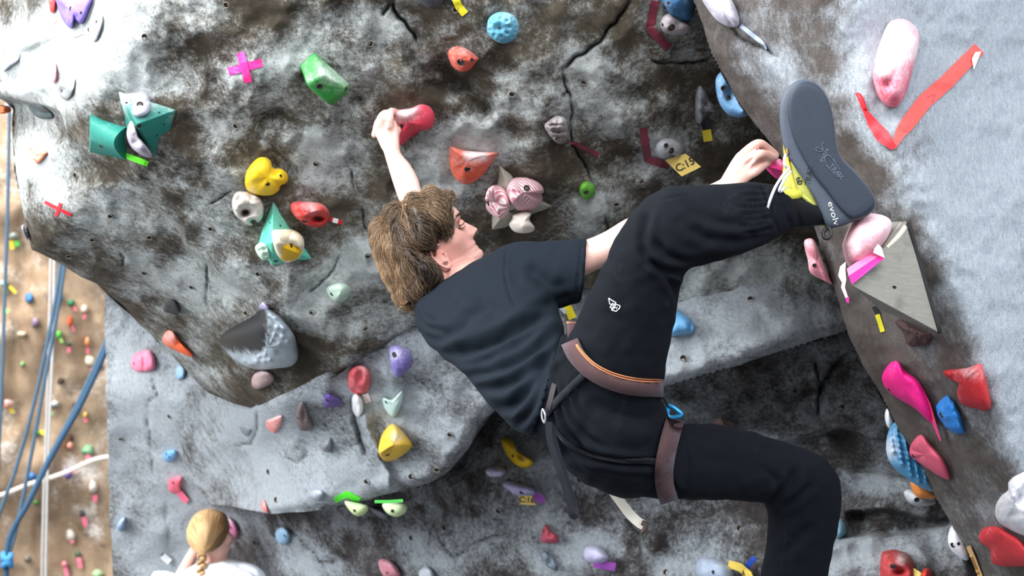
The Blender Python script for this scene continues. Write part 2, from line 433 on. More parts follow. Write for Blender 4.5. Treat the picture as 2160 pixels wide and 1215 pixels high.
# far wall, tan and out of focus
far_ctrl = [(-1300, -520, 12.8), (-1300, 1640, 13.0), (420, 1640, 13.2), (-300, -200, 12.6), (400, -200, 12.9), (-300, 600, 12.7), (400, 600, 13.0), (-300, 1400, 12.9), (400, 1400, 13.2), (90, 600, 12.75), (200, 900, 13.1), (30, 900, 12.7)]
FAR = sheet('wall_far', [(-1300, -520), (420, -520), (420, 1640), (-1300, 1640)], tps(far_ctrl), 11, ROCK_FAR,
    blobs([(20, 200, 60, 120, .5), (20, 450, 30, 90, .2), (90, 480, 40, 40, .3), (40, 640, 25, 60, .15), (150, 980, 14, 30, .8), (120, 1040, 14, 18, .55), (185, 1080, 22, 22, .8), (200, 1120, 20, 20, .6), (150, 1110, 12, 14, .5), (190, 1000, 14, 22, .5), (20, 860, 18, 20, .9), (15, 980, 18, 60, .5), (10, 1110, 18, 40, .5), (115, 855, 10, 20, .8), (180, 1160, 40, 30, .4)], -0.15, 21, .3, 60),
    strokes=[([(142, 842), (165, 820), (190, 808), (225, 770)], .09, 5), ([(48, 380), (52, 600), (35, 720), (30, 830)], .05, 9), ([(85, 1080), (84, 1215)], .05, 3), ([(165, 1110), (215, 1150), (228, 1190)], .05, 4), ([(150, 895), (110, 950), (95, 1010)], -.05, 9), ([(140, 640), (150, 720), (140, 800)], -.05, 16)],
    namp=(.10, .05, .016), cells=(150, 60, 26), seed=210, skirt=.5)
tag(FAR.ob, kind='structure')

# lower wall behind the woman and under the roof
low_ctrl = [(225, 560, 7.35), (225, 1000, 7.65), (225, 1400, 8.1), (330, 760, 7.05), (330, 920, 7.3), (450, 900, 6.9), (450, 1090, 7.6), (450, 1250, 7.85), (330, 1150, 7.85), (600, 1100, 7.0), (700, 1250, 6.95), (850, 1150, 6.55),
            (1000, 1000, 6.2), (1000, 1300, 6.3), (1300, 900, 5.95), (1300, 1300, 5.95), (1700, 800, 5.8), (1700, 1300, 5.6), (2000, 950, 5.7), (2000, 1300, 5.4), (2300, 800, 5.8), (2300, 1300, 5.5), (800, 700, 6.9)]
LOW = sheet('wall_lower', [(222, 560), (700, 560), (2300, 640), (2300, 1420), (250, 1420), (238, 1215), (228, 1000), (224, 800)], tps(low_ctrl), 5, ROCK_LOW,
    blobs([(250, 720, 40, 110, .5), (330, 850, 130, 280, .3), (300, 1120, 120, 120, .2), (255, 930, 35, 80, .75), (350, 870, 50, 40, .75), (360, 960, 45, 40, .55), (340, 800, 40, 40, .3), (255, 1110, 20, 45, .8), (350, 1180, 50, 50, .75), (420, 890, 25, 60, .3), (400, 1060, 70, 40, .65), (470, 1120, 50, 40, .5), (300, 1190, 50, 30, .5), (515, 905, 40, 55, .8), (370, 1030, 35, 30, .4), (600, 1130, 60, 45, .15), (700, 1190, 60, 35, .25), (870, 1135, 45, 26, .42), (780, 1110, 45, 20, .25), (940, 1175, 70, 30, .45), (640, 1195, 60, 30, .5), (1000, 1120, 60, 30, .3), (1060, 960, 60, 40, .45), (1130, 960, 45, 30, .5), (1190, 1000, 60, 35, .5), (1250, 1030, 50, 30, .4), (1160, 1100, 60, 35, .6), (1250, 1150, 60, 35, .75), (1170, 1190, 60, 35, .6), (1060, 1060, 70, 35, .3), (1340, 1100, 60, 35, .25), (1400, 1060, 70, 24, .55), (1480, 1170, 70, 45, .65), (1400, 1200, 60, 30, .4), (1560, 1110, 60, 24, .3), (1440, 870, 60, 26, .25), (1640, 930, 70, 24, .4), (1530, 860, 50, 20, .2), (1775, 855, 70, 45, .42), (1860, 1020, 120, 28, .55), (1800, 1170, 70, 30, .55), (1900, 1160, 110, 40, .55), (2000, 1120, 60, 40, .4), (1720, 1190, 70, 40, .5), (1500, 1020, 330, 200, -.22), (1850, 880, 200, 70, -.15), (500, 1180, 40, 60, -.3)], 0.02, 31, .26, 70),  # wide negative blobs around the legs paint shade as thinner chalk
    steps=[([(1780, 1075), (1870, 1070), (1950, 1088), (2010, 1090)], .14, 14, 60), ([(1620, 1190), (1760, 1140), (1830, 1122), (1910, 1118), (2060, 1090)], -.2, 14, 400),
           ([(1770, 1000), (1790, 985), (1860, 990), (1990, 1010)], -.10, 16, 70), ([(1560, 905), (1660, 925), (1760, 900), (1880, 930)], .10, 14, 70)],
    strokes=[([(320, 790), (330, 830), (312, 850), (316, 930), (322, 1000)], .022, 3), ([(440, 830), (432, 900), (440, 950), (445, 1020)], .012, 3), ([(350, 1060), (358, 1150)], .01, 3), ([(590, 1090), (640, 1145), (690, 1200)], .03, 3), ([(920, 1120), (940, 1160), (955, 1175), (1010, 1140), (1075, 1120)], .024, 2.8), ([(660, 1180), (700, 1185), (740, 1175)], .03, 3), ([(1320, 1095), (1350, 1130)], .02, 3), ([(500, 940), (495, 965), (540, 945)], .03, 3), ([(1720, 760), (1730, 830), (1725, 880)], .03, 4), ([(1790, 740), (1745, 790), (1725, 830)], .03, 4), ([(230, 640), (260, 650), (255, 690), (228, 700)], -.03, 5)],
    namp=(.035, .018, .007), cells=(110, 50, 24), seed=330, skirt=1.2)
tag(LOW.ob, kind='structure')

# pale slab between the crack and the roof lip
slab_ctrl = [(720, 785, 5.36), (880, 700, 5.27), (545, 865, 5.75), (800, 860, 5.42), (940, 900, 5.42), (1040, 870, 5.36), (800, 1040, 5.72), (640, 1075, 6.05), (570, 1080, 6.25), (530, 950, 6.5), (600, 960, 6.0), (700, 900, 5.65),
             (430, 840, 6.7), (360, 860, 7.15), (420, 1000, 7.2), (480, 1060, 7.1), (1200, 800, 5.3), (1400, 520, 5.3), (1400, 815, 5.18), (1600, 650, 5.2), (1600, 760, 5.16), (1700, 722, 5.24), (1830, 690, 5.32), (1830, 520, 5.36), (1150, 560, 5.3)]
slab_lip = [(1830, 688), (1700, 726), (1560, 772), (1400, 817), (1200, 842), (1045, 868), (1012, 905), (988, 950), (942, 1002), (905, 1022), (870, 1032), (800, 1048), (760, 1064), (640, 1077), (570, 1083)]
SLAB = sheet('wall_slab', [(350, 840), (430, 820), (545, 855), (720, 770), (880, 676), (1150, 550), (1400, 510), (1830, 510)] + slab_lip + [(520, 1076), (440, 1060), (380, 980)], tps(slab_ctrl), 4, ROCK_LOW,
    blobs([(580, 960, 130, 120, .3), (450, 930, 80, 120, .3), (800, 770, 70, 40, .55), (870, 740, 50, 40, .45), (900, 720, 70, 30, .4), (760, 850, 40, 50, .8), (840, 850, 60, 45, .8), (700, 810, 60, 30, .4), (640, 850, 50, 30, .3), (590, 900, 45, 40, .65), (515, 905, 40, 50, .85), (690, 940, 35, 40, .6), (690, 1025, 60, 40, .65), (585, 1045, 45, 50, .8), (560, 985, 30, 30, .6), (760, 1005, 90, 38, .7), (850, 900, 45, 50, .3), (950, 910, 50, 38, .5), (900, 970, 60, 30, .2), (980, 830, 50, 40, .35), (780, 940, 25, 60, .2), (660, 885, 60, 20, .2), (1560, 640, 120, 75, .75), (1470, 740, 90, 60, .65), (1430, 610, 50, 60, .55), (1660, 560, 60, 50, .3), (1640, 700, 90, 24, .35), (1380, 780, 60, 50, .6), (1730, 640, 60, 50, .05), (880, 830, 40, 40, .1), (930, 860, 60, 25, -.25), (880, 945, 40, 25, -.3)], 0.06, 41, .22, 60),
    lips=[(slab_lip, 34, .12)],
    strokes=[([(765, 868), (775, 900), (790, 935), (800, 965)], -.05, 8), ([(790, 950), (812, 985), (825, 1030)], -.05, 7), ([(600, 965), (625, 975), (650, 955)], .02, 4), ([(495, 940), (530, 935), (545, 900), (540, 865)], .03, 4), ([(742, 835), (748, 880), (760, 930), (775, 965)], .03, 6), ([(575, 950), (600, 1000), (620, 1060)], .04, 8)],
    namp=(.022, .011, .0045), cells=(90, 42, 20), seed=440, skirt=1.0)
tag(SLAB.ob, kind='structure')

# overhanging main face
main_ctrl = [(-200, -200, 5.75), (0, 0, 5.4), (0, 150, 5.4), (110, 60, 5.05), (190, -60, 4.82), (235, 40, 4.68), (260, -200, 4.6), (600, -200, 4.42), (1000, -200, 4.4), (1500, -200, 4.5),
             (350, 100, 4.66), (600, 150, 4.62), (1000, 150, 4.6), (1400, 150, 4.7), (1600, 150, 4.85), (160, 210, 4.86), (300, 250, 4.78), (600, 350, 4.83), (840, 270, 4.76), (1000, 350, 4.8), (1400, 350, 4.9), (1680, 350, 5.05),
             (400, 420, 4.92), (700, 550, 5.03), (1000, 550, 5.03), (1400, 550, 5.12), (1800, 550, 5.25), (560, 640, 5.12), (720, 770, 5.3), (880, 690, 5.22), (1100, 640, 5.22), (1800, 720, 5.4),
             (20, 240, 5.5), (32, 400, 5.5), (70, 520, 5.5), (110, 300, 5.2), (200, 420, 5.1), (130, 440, 5.2), (200, 590, 5.62), (300, 500, 5.2), (330, 690, 5.85), (440, 820, 5.95), (545, 860, 5.72), (480, 720, 5.5)]
lip_b = [(28, 225), (27, 300), (32, 360), (45, 440), (66, 528), (130, 562), (200, 600), (262, 650), (340, 730), (400, 790), (440, 828), (500, 855), (545, 866)]
crack_line = [(545, 866), (640, 826), (722, 783), (800, 738), (880, 688)]
MAIN = sheet('wall_overhang', [(-220, -220), (1640, -220), (1700, 100), (1800, 500), (1830, 690), (1500, 640), (1150, 600), (960, 640), (880, 688), (800, 738), (722, 783), (640, 826), (545, 866), (500, 855), (440, 828), (400, 790), (340, 730), (262, 650), (200, 600), (130, 562), (66, 528), (45, 440), (32, 360), (27, 300), (28, 228), (0, 208), (-220, 190)],
    tps(main_ctrl), 3, ROCK_MAIN,
    blobs([(280, 20, 110, 70, .85), (180, 120, 80, 90, 1.1), (60, 130, 90, 80, 1.0), (150, 30, 60, 60, .8), (330, 110, 60, 50, .3), (440, 20, 50, 25, .2), (350, 180, 70, 30, .5), (300, 160, 40, 30, .35), (520, 150, 70, 55, .6), (640, 110, 80, 50, .7), (720, 170, 50, 60, .45), (820, 55, 60, 45, .55), (760, 30, 50, 30, .4), (700, 40, 40, 40, .3), (480, 240, 60, 30, .45), (450, 280, 50, 40, .4), (560, 215, 60, 30, .3), (680, 320, 75, 50, .75), (690, 380, 50, 28, .5), (640, 300, 30, 30, .3), (990, 290, 75, 45, .85), (940, 370, 60, 45, .55), (1060, 320, 50, 30, .45), (870, 340, 40, 50, .4), (1080, 170, 55, 35, .6), (1090, 225, 50, 25, .5), (1220, 120, 40, 40, .5), (1240, 175, 60, 50, .45), (1270, 230, 55, 25, .65), (1190, 230, 40, 40, .35), (1280, 275, 40, 20, .4), (1420, 30, 60, 60, .35), (1400, 320, 60, 45, .7), (1340, 360, 60, 25, .35), (1400, 200, 50, 30, .2), (1300, 120, 60, 30, .1), (1100, 100, 60, 30, -.1), (1440, 110, 60, 25, .3), (900, 400, 50, 40, .4), (760, 300, 30, 60, .1),
           (90, 350, 45, 60, .7), (60, 300, 30, 40, .8), (40, 420, 16, 90, .8), (150, 330, 50, 40, .4), (120, 410, 45, 40, .5), (230, 420, 60, 30, .5), (250, 480, 40, 30, .4), (320, 470, 60, 25, .5), (150, 520, 40, 18, .5), (190, 470, 30, 20, .4), (300, 550, 45, 25, .75), (330, 590, 50, 25, .45), (400, 590, 45, 50, .5), (440, 640, 50, 60, .45), (390, 560, 30, 20, .3), (340, 650, 50, 20, .35), (280, 620, 40, 20, .4), (360, 740, 60, 20, .3), (420, 790, 40, 20, .35),
           (330, 400, 60, 30, .35), (380, 360, 50, 30, .3), (480, 390, 45, 30, .4), (470, 480, 40, 40, .45), (420, 440, 40, 30, .35), (560, 600, 50, 30, .3), (510, 570, 40, 30, .4), (620, 650, 40, 30, .5), (680, 620, 60, 40, .75), (660, 680, 50, 28, .5), (740, 570, 50, 40, .7), (770, 530, 40, 40, .55), (800, 600, 40, 30, .2), (790, 660, 60, 28, .45), (720, 700, 50, 20, .3), (800, 700, 70, 20, .4), (730, 760, 40, 20, .5), (860, 680, 40, 20, .4), (580, 570, 60, 18, .3), (480, 610, 40, 20, .5), (1250, 430, 60, 30, .5), (1240, 480, 40, 40, .4), (1150, 480, 60, 30, .1), (1480, 420, 70, 40, .35), (1560, 570, 150, 50, .6), (1690, 590, 60, 50, .3), (1450, 610, 60, 40, .5)], -0.08, 51, .26, 62, 1.25),
    lips=[(lip_b, 34, .16), (crack_line, 9, .05)],
    steps=[([(-60, 200), (60, 212), (128, 236), (140, 275), (150, 300)], .22, 12, 90), ([(140, 270), (190, 322), (232, 345), (330, 428), (385, 480), (400, 520), (440, 548), (480, 585), (545, 622), (560, 650), (640, 720), (730, 785)], .10, 14, 160),
           ([(240, -60), (236, 40), (210, 110), (190, 140), (160, 200), (140, 250)], .05, 30, 200)],
    strokes=[([(1330, 0), (1310, 30), (1290, 55), (1265, 85), (1240, 105), (1210, 122), (1186, 150)], .04, 3.6), ([(1186, 150), (1192, 180), (1203, 205), (1207, 235), (1203, 265), (1208, 300), (1222, 325), (1235, 355), (1250, 382)], .024, 2.6), ([(1186, 205), (1200, 193)], .02, 3),
             ([(1375, 128), (1420, 133), (1460, 132), (1500, 122)], .026, 2.8), ([(826, 0), (830, 20), (850, 45), (872, 70), (878, 92)], .04, 3.6), ([(822, 5), (806, 32)], .03, 3), ([(545, 290), (580, 310), (605, 340), (615, 352)], .011, 4), ([(436, 555), (440, 580), (436, 620), (438, 655)], .014, 2.3), ([(648, 615), (680, 597), (706, 565), (717, 538)], .014, 2.3), ([(765, 440), (770, 480), (783, 500), (783, 525)], .014, 2.3), ([(742, 358), (748, 400)], .014, 2.3), ([(440, 430), (470, 415), (490, 400)], .014, 2.3), ([(250, 535), (262, 545), (262, 560)], .02, 3), ([(1275, 455), (1283, 480), (1265, 505)], .02, 3), ([(905, 130), (950, 160), (1000, 200), (1040, 240)], .05, 18), ([(600, 230), (560, 250), (520, 330)], .03, 16), ([(860, 110), (900, 180), (1000, 180)], .03, 16), ([(760, 200), (730, 240), (700, 250)], .03, 16), ([(300, 280), (420, 330), (520, 400)], -.03, 30),
             ([(640, 280), (610, 330), (620, 380)], .018, 10), ([(100, 180), (40, 195), (-30, 190)], -.05, 18), ([(130, 80), (60, 110), (0, 125)], .03, 8)],
    namp=(.022, .012, .0055), cells=(100, 46, 20), seed=550, skirt=1.6, jag=4)
tag(MAIN.ob, kind='structure')

# prow: the buttress on the right
PL = np.array([(1440, -220), (1448, -60), (1462, 0), (1500, 112), (1560, 222), (1600, 272), (1645, 330), (1690, 410), (1716, 478), (1745, 565), (1770, 645), (1787, 705), (1820, 772), (1850, 820), (1887, 890), (1930, 970), (1973, 1050), (2003, 1100), (2067, 1210), (2150, 1360)], float)
PR = np.array([(1750, -220), (1762, 0), (1775, 100), (1800, 190), (1850, 300), (1905, 405), (1935, 455), (1985, 560), (2040, 690), (2080, 800), (2112, 900), (2150, 1000), (2190, 1100), (2230, 1215), (2280, 1360)], float)
def prow_depth(x, y):
    L = np.interp(y, PL[:, 1], PL[:, 0]); R = np.interp(y, PR[:, 1], PR[:, 0])
    dl = np.interp(y, [-220, 0, 350, 600, 900, 1215, 1400], [4.42, 4.44, 4.5, 4.52, 4.6, 4.7, 4.75]); dr = np.interp(y, [-220, 0, 200, 450, 800, 1215, 1400], [4.0, 4.04, 4.06, 4.07, 4.12, 4.2, 4.25])
    a = (dr - dl) / np.maximum(R - L, 1); b = 0.00075
    s = np.interp(y, [-220, 100, 300, 1300], [60, 50, 20, 20])
    u = (x - R)
    sp = s * np.logaddexp(0, u / s)
    return dr + a * u + (b - a) * sp + 0.00000035 * np.maximum(u, 0) ** 2
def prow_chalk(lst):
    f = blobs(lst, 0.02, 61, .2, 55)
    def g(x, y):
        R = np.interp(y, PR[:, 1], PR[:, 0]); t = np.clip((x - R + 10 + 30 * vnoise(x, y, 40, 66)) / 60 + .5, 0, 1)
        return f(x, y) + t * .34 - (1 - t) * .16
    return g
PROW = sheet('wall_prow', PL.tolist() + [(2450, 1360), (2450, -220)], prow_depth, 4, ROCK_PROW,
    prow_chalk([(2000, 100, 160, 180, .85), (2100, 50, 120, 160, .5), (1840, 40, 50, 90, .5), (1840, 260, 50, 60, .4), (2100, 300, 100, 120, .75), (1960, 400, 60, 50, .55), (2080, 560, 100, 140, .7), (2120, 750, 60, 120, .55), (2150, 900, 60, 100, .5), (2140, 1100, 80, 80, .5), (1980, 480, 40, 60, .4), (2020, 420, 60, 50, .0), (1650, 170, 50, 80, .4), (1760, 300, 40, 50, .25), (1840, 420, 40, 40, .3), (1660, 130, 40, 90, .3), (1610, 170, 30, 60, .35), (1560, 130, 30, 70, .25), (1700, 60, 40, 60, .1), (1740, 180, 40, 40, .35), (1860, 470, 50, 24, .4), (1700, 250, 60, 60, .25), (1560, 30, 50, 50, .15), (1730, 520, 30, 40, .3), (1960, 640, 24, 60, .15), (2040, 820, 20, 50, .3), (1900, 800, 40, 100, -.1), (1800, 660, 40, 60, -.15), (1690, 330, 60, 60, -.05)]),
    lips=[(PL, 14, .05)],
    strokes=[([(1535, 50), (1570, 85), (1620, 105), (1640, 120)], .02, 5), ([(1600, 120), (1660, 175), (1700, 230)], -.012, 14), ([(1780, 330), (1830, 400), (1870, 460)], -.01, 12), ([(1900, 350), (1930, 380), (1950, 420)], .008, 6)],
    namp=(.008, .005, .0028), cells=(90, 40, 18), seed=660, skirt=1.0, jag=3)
tag(PROW.ob, kind='structure')

# threaded bolt sockets on the rock, their inner shade painted black
def ring_mesh(name, ro, ri, depth, mats):
    V = []; n = 14; F = []
    prof = [(ro, -0.002), (ro * .95, 0.0025), (ri * 1.08, 0.003), (ri, 0.001), (ri, -depth)]
    for r, z in prof:
        for i in range(n): V.append((r * math.cos(2 * math.pi * i / n), r * math.sin(2 * math.pi * i / n), z))
    F = ringfaces(len(prof), n, False); F.append([(len(prof) - 1) * n + i for i in range(n)])
    me = bpy.data.meshes.new(name); me.from_pydata(V, [], F)
    for m in mats: me.materials.append(m)
    for k, p in enumerate(me.polygons): p.material_index = 1 if k >= 3 * n else 0; p.use_smooth = True
    return me
SOCK_RIM = plain('socket_rim', (122, 114, 102), 0.9)
SOCK = ring_mesh('bolt_socket', .0085, .0065, .001, [SOCK_RIM, BLACK])
SOCK_L = ring_mesh('bolt_socket', .010, .0075, .001, [SOCK_RIM, BLACK])
def sockets(sh, pts, me):
    for x, y in pts:
        h = cast(sh.bvh, x, y)
        if h[0] is None: continue
        o = bpy.data.objects.new('bolt_socket', me); n = h[1] if h[1].dot(FWD) < 0 else -h[1]
        n = (n - FWD * 0.6).normalized()
        link(o, sh.ob, h[0] + n * .001); o.rotation_euler = n.to_track_quat('Z', 'Y').to_euler()
sockets(MAIN, [(305, 78), (478, 10), (780, 92), (498, 265), (667, 345), (1080, 198), (1232, 172), (1352, 382), (545, 577), (305, 575), (195, 505), (233, 455), (316, 500), (146, 540), (405, 605), (658, 658), (520, 660), (445, 482), (776, 540), (770, 692), (866, 354), (160, 370), (960, 20), (1300, 430)], SOCK)
sockets(SLAB, [(950, 916), (1583, 632), (1441, 756), (922, 990), (868, 1005), (774, 1015), (583, 1054), (567, 995)], SOCK_L)
sockets(LOW, [(1776, 860), (1680, 825), (868, 1134), (938, 1113), (1052, 1077), (538, 1144), (358, 878), (255, 925), (1560, 1114), (1405, 1207), (1223, 1011)], SOCK_L)
# ------------------------------------------------------------------ the climber
SKIN = None
def skin_mat(name, rgb):
    m, nt, b = nodes(name); tc = nt.nodes.new('ShaderNodeTexCoord').outputs['Object']
    c = lin(rgb); n = noise(nt, tc, 22, 5); n2 = noise(nt, tc, 260, 4)
    at = nt.nodes.new('ShaderNodeAttribute'); at.attribute_name = 'flush'
    col = mixc(nt, n, tuple(v * .93 for v in c), tuple(min(1, v * 1.05) for v in c))
    col = mixc(nt, at.outputs['Fac'], col, lin((196, 118, 104)))
    st = nt.nodes.new('ShaderNodeAttribute'); st.attribute_name = 'stubble'
    col = mixc(nt, math_(nt, 'MULTIPLY', st.outputs['Fac'], math_(nt, 'ADD', 0.25, n2)), col, lin((120, 88, 72)))
    nt.links.new(col, b.inputs['Base Color']); b.inputs['Roughness'].default_value = 0.5; b.inputs['Specular IOR Level'].default_value = 0.35
    b.inputs['Subsurface Weight'].default_value = 0.12; b.inputs['Subsurface Radius'].default_value = (0.01, 0.004, 0.002); b.inputs['Subsurface Scale'].default_value = 0.5
    bump(nt, b, n2, 0.12, 0.0015)
    return m
def cloth_mat(name, rgb, scale=900, rough=0.85, sheen=0.25, dust=0.0):
    m, nt, b = nodes(name); tc = nt.nodes.new('ShaderNodeTexCoord').outputs['Object']
    c = lin(rgb); n = noise(nt, tc, scale, 2); n1 = noise(nt, tc, 14, 5)
    col = mixc(nt, n, tuple(v * .75 for v in c), tuple(v * 1.3 for v in c))
    col = mixc(nt, math_(nt, 'MULTIPLY', maprange(nt, n1, .62, .9), dust), col, (.3, .32, .35))
    nt.links.new(col, b.inputs['Base Color']); b.inputs['Roughness'].default_value = rough; b.inputs['Specular IOR Level'].default_value = 0.07
    b.inputs['Sheen Weight'].default_value = sheen; b.inputs['Sheen Roughness'].default_value = 0.4; b.inputs['Sheen Tint'].default_value = (.55, .65, .8, 1)
    bump(nt, b, n, 0.25, 0.0012)
    return m
SKIN_M = skin_mat('skin', (218, 174, 162))
SHIRT_M = cloth_mat('shirt_cotton', (20, 26, 33), sheen=.02, dust=.03)
TROUSER_M = cloth_mat('trouser_cotton', (15, 18, 23), sheen=.01, dust=.06)
SOCK_M = cloth_mat('sock_knit', (17, 17, 19), 500, sheen=.1)

# --- head in its own axes: x face, y left, z up
hf = Vector((0.85, 0.52, -0.12)).normalized(); hu = Vector((-0.52, 0.84, 0.16)); hu = (hu - hf * hu.dot(hf)).normalized(); hl = hu.cross(hf)
HM = CAM_M.to_3x3() @ Matrix((hf, hl, hu)).transposed()
HO = P(921, 531, 4.46)
def hloc(p): return HO + HM @ Vector(p)
def head_mesh():
    zf = [(-.074, .066), (-.070, .082), (-.062, .0935), (-.052, .0945), (-.044, .0895), (-.038, .0915), (-.033, .0875), (-.027, .0915), (-.018, .0885), (-.010, .0865), (-.002, .0862), (.006, .0868), (.020, .0870), (.034, .0862), (.046, .0905), (.056, .0925), (.070, .0900), (.085, .083), (.105, .066), (.125, .038), (.136, .004)]
    zb = [(-.074, .020), (-.060, -.012), (-.040, -.055), (-.010, -.080), (.03, -.096), (.07, -.096), (.10, -.080), (.12, -.056), (.136, -.012)]
    zw = [(-.074, .018), (-.066, .034), (-.05, .048), (-.03, .056), (0, .064), (.03, .069), (.07, .073), (.10, .062), (.12, .045), (.132, .022), (.136, .008)]
    zc = np.array(zf); zbk = np.array(zb); zwd = np.array(zw)
    Z = np.r_[np.linspace(-.074, .136, 110)]; n = 120; V = []
    for z in Z:
        xf = np.interp(z, zc[:, 0], zc[:, 1]); xb = np.interp(z, zbk[:, 0], zbk[:, 1]); w = np.interp(z, zwd[:, 0], zwd[:, 1])
        th = np.linspace(0, 2 * np.pi, n, endpoint=False)
        c, s = np.cos(th), np.sin(th)
        pw = 2.35
        cc = np.sign(c) * np.abs(c) ** (2 / pw); ss = np.sign(s) * np.abs(s) ** (2 / pw)
        # the widest part sits behind the middle
        mid = xb + (xf - xb) * 0.45
        x = np.where(cc > 0, mid + (xf - mid) * cc, mid + (mid - xb) * cc); y = w * ss * np.where(cc > 0, 1 - .16 * np.clip(cc, 0, 1) ** 3, 1)
        front = np.clip((x - .03) / .04, 0, 1)
        g = lambda zz, a: np.exp(-((z - zz) / a) ** 2)
        # nose
        t = np.clip((.040 - z) / .044, 0, 1); nose = .0265 * (t ** 1.15) if -.004 <= z <= .040 else 0
        if -.016 < z < -.004: nose = .0265 * max(0, (z + .016) / .012) ** .8
        ny = .0095 + .006 * np.clip((.03 - z) / .04, 0, 1)
        x = x + nose * np.exp(-(y / ny) ** 2) * front
        x = x + .006 * g(-.006, .008) * np.exp(-((np.abs(y) - .014) / .006) ** 2) * front
        # eye sockets, brow, cheekbone
        x = x - .0125 * g(.030, .011) * np.exp(-((np.abs(y) - .030) / .015) ** 2) * front
        x = x + .0065 * g(.029, .0065) * np.exp(-((np.abs(y) - .031) / .010) ** 2) * front
        x = x + .005 * g(.048, .007) * np.exp(-((np.abs(y) - .028) / .017) ** 2) * front
        y = y + np.sign(y) * .004 * g(.004, .016) * np.exp(-((x - .045) / .022) ** 2)
        y = y - np.sign(y) * .004 * g(-.03, .016) * np.exp(-((x - .055) / .02) ** 2)
        x = x - .003 * g(-.033, .002) * np.exp(-(y / .022) ** 2) * front
        V.append(np.stack([x, y, np.full(n, z)], 1))
    V = np.concatenate(V); R = np.array(HM); W = V @ R.T + np.array(HO)
    return W, ringfaces(len(Z), n, True)
def ear(side):
    # outline of the ear as a thick ring with an inner bowl; local coordinates around the ear centre
    c = np.array([-.004, side * .069, -.006])
    pts = [(.012, .024), (.000, .031), (-.013, .027), (-.019, .012), (-.016, -.006), (-.008, -.022), (.002, -.030), (.009, -.024), (.009, -.012)]
    parts = []
    q = [hloc((c[0] + a, c[1] + side * (.006 + .35 * max(0, -a)), c[2] + b)) for a, b in pts]
    parts.append(sweep([tuple(v) for v in q], [.003, .0038, .0042, .0042, .004, .0042, .0056, .0048, .003], 10, True, 4))
    bowl = [hloc((c[0] + a * .55, c[1] + side * .001, c[2] + b * .6)) for a, b in [(.004, .02), (-.008, .008), (-.006, -.01), (.004, -.02)]]
    parts.append(sweep([tuple(v) for v in bowl], [.006, .0085, .0085, .006], 10, True, 3))
    tr = [hloc((c[0] + .012, c[1] + side * .003, c[2] + b)) for b in (.006, -.004, -.012)]
    parts.append(sweep([tuple(v) for v in tr], [.003, .0045, .003], 8, True, 3))
    an = [hloc((c[0] + a, c[1] + side * .007, c[2] + b)) for a, b in [(.004, .018), (-.006, .012), (-.009, .0), (-.004, -.012), (.004, -.015)]]
    parts.append(sweep([tuple(v) for v in an], [.002, .003, .003, .003, .0025], 8, True, 3))
    return parts
body = [head_mesh()] + ear(-1) + ear(1)
# neck, hidden torso core
body.append(loft([(893, 530, 968, 556, 4.462, .052), (888, 560, 956, 574, 4.45, .055), (878, 590, 944, 596, 4.43, .06), (905, 622, 985, 600, 4.41, .06), (945, 680, 1060, 620, 4.30, .07), (1020, 760, 1150, 680, 4.17, .08), (1110, 850, 1190, 770, 4.06, .07)], 40, 32))
# left arm, up to the pink jug
body.append(loft([(800, 296, 841, 296, 4.655, .017), (806, 312, 842, 307, 4.652, .019), (812, 330, 847, 325, 4.645, .021), (821, 360, 866, 348, 4.63, .026), (832, 395, 882, 378, 4.61, .030), (846, 432, 892, 408, 4.585, .034), (868, 462, 920, 440, 4.565, .036)], 40, 28))
body.append(chain([(888, 445, 4.575, .036), (915, 490, 4.56, .040), (950, 555, 4.50, .046), (985, 600, 4.42, .055)], 20))
# left hand: back of hand towards us, fingers over the jug
body.append(loft([(806, 316, 843, 308, 4.653, .016), (797, 296, 842, 294, 4.655, .0155), (789, 274, 842, 276, 4.655, .015), (795, 258, 838, 262, 4.655, .0135), (800, 250, 834, 254, 4.657, .012)], 24, 28, 2.6))
body.append(chain([(799, 266, 4.648, .0105), (803, 249, 4.645, .0098), (812, 239, 4.655, .0092), (826, 240, 4.685, .0085)]))
body.append(chain([(821, 266, 4.642, .0108), (822, 246, 4.638, .0102), (826, 235, 4.655, .0096), (838, 238, 4.688, .0088)]))
body.append(chain([(793, 276, 4.66, .0095), (797, 258, 4.668, .009), (808, 248, 4.685, .0085), (822, 250, 4.705, .008)]))
body.append(chain([(790, 284, 4.668, .0088), (795, 268, 4.682, .0082), (806, 260, 4.70, .0076), (818, 262, 4.712, .007)]))
body.append(chain([(830, 292, 4.668, .012), (836, 278, 4.684, .011), (842, 268, 4.70, .010)]))
# right arm: upper arm out of the sleeve, forearm behind the raised thigh
body.append(loft([(1120, 545, 1130, 640, 4.22, .045), (1180, 520, 1185, 605, 4.20, .043), (1232, 507, 1228, 584, 4.18, .041), (1275, 489, 1285, 558, 4.175, .039), (1320, 462, 1340, 540, 4.18, .040), (1375, 440, 1405, 515, 4.20, .042), (1430, 415, 1455, 480, 4.24, .038), (1490, 392, 1520, 440, 4.29, .030), (1521, 378, 1559, 396, 4.315, .024)], 60, 28))
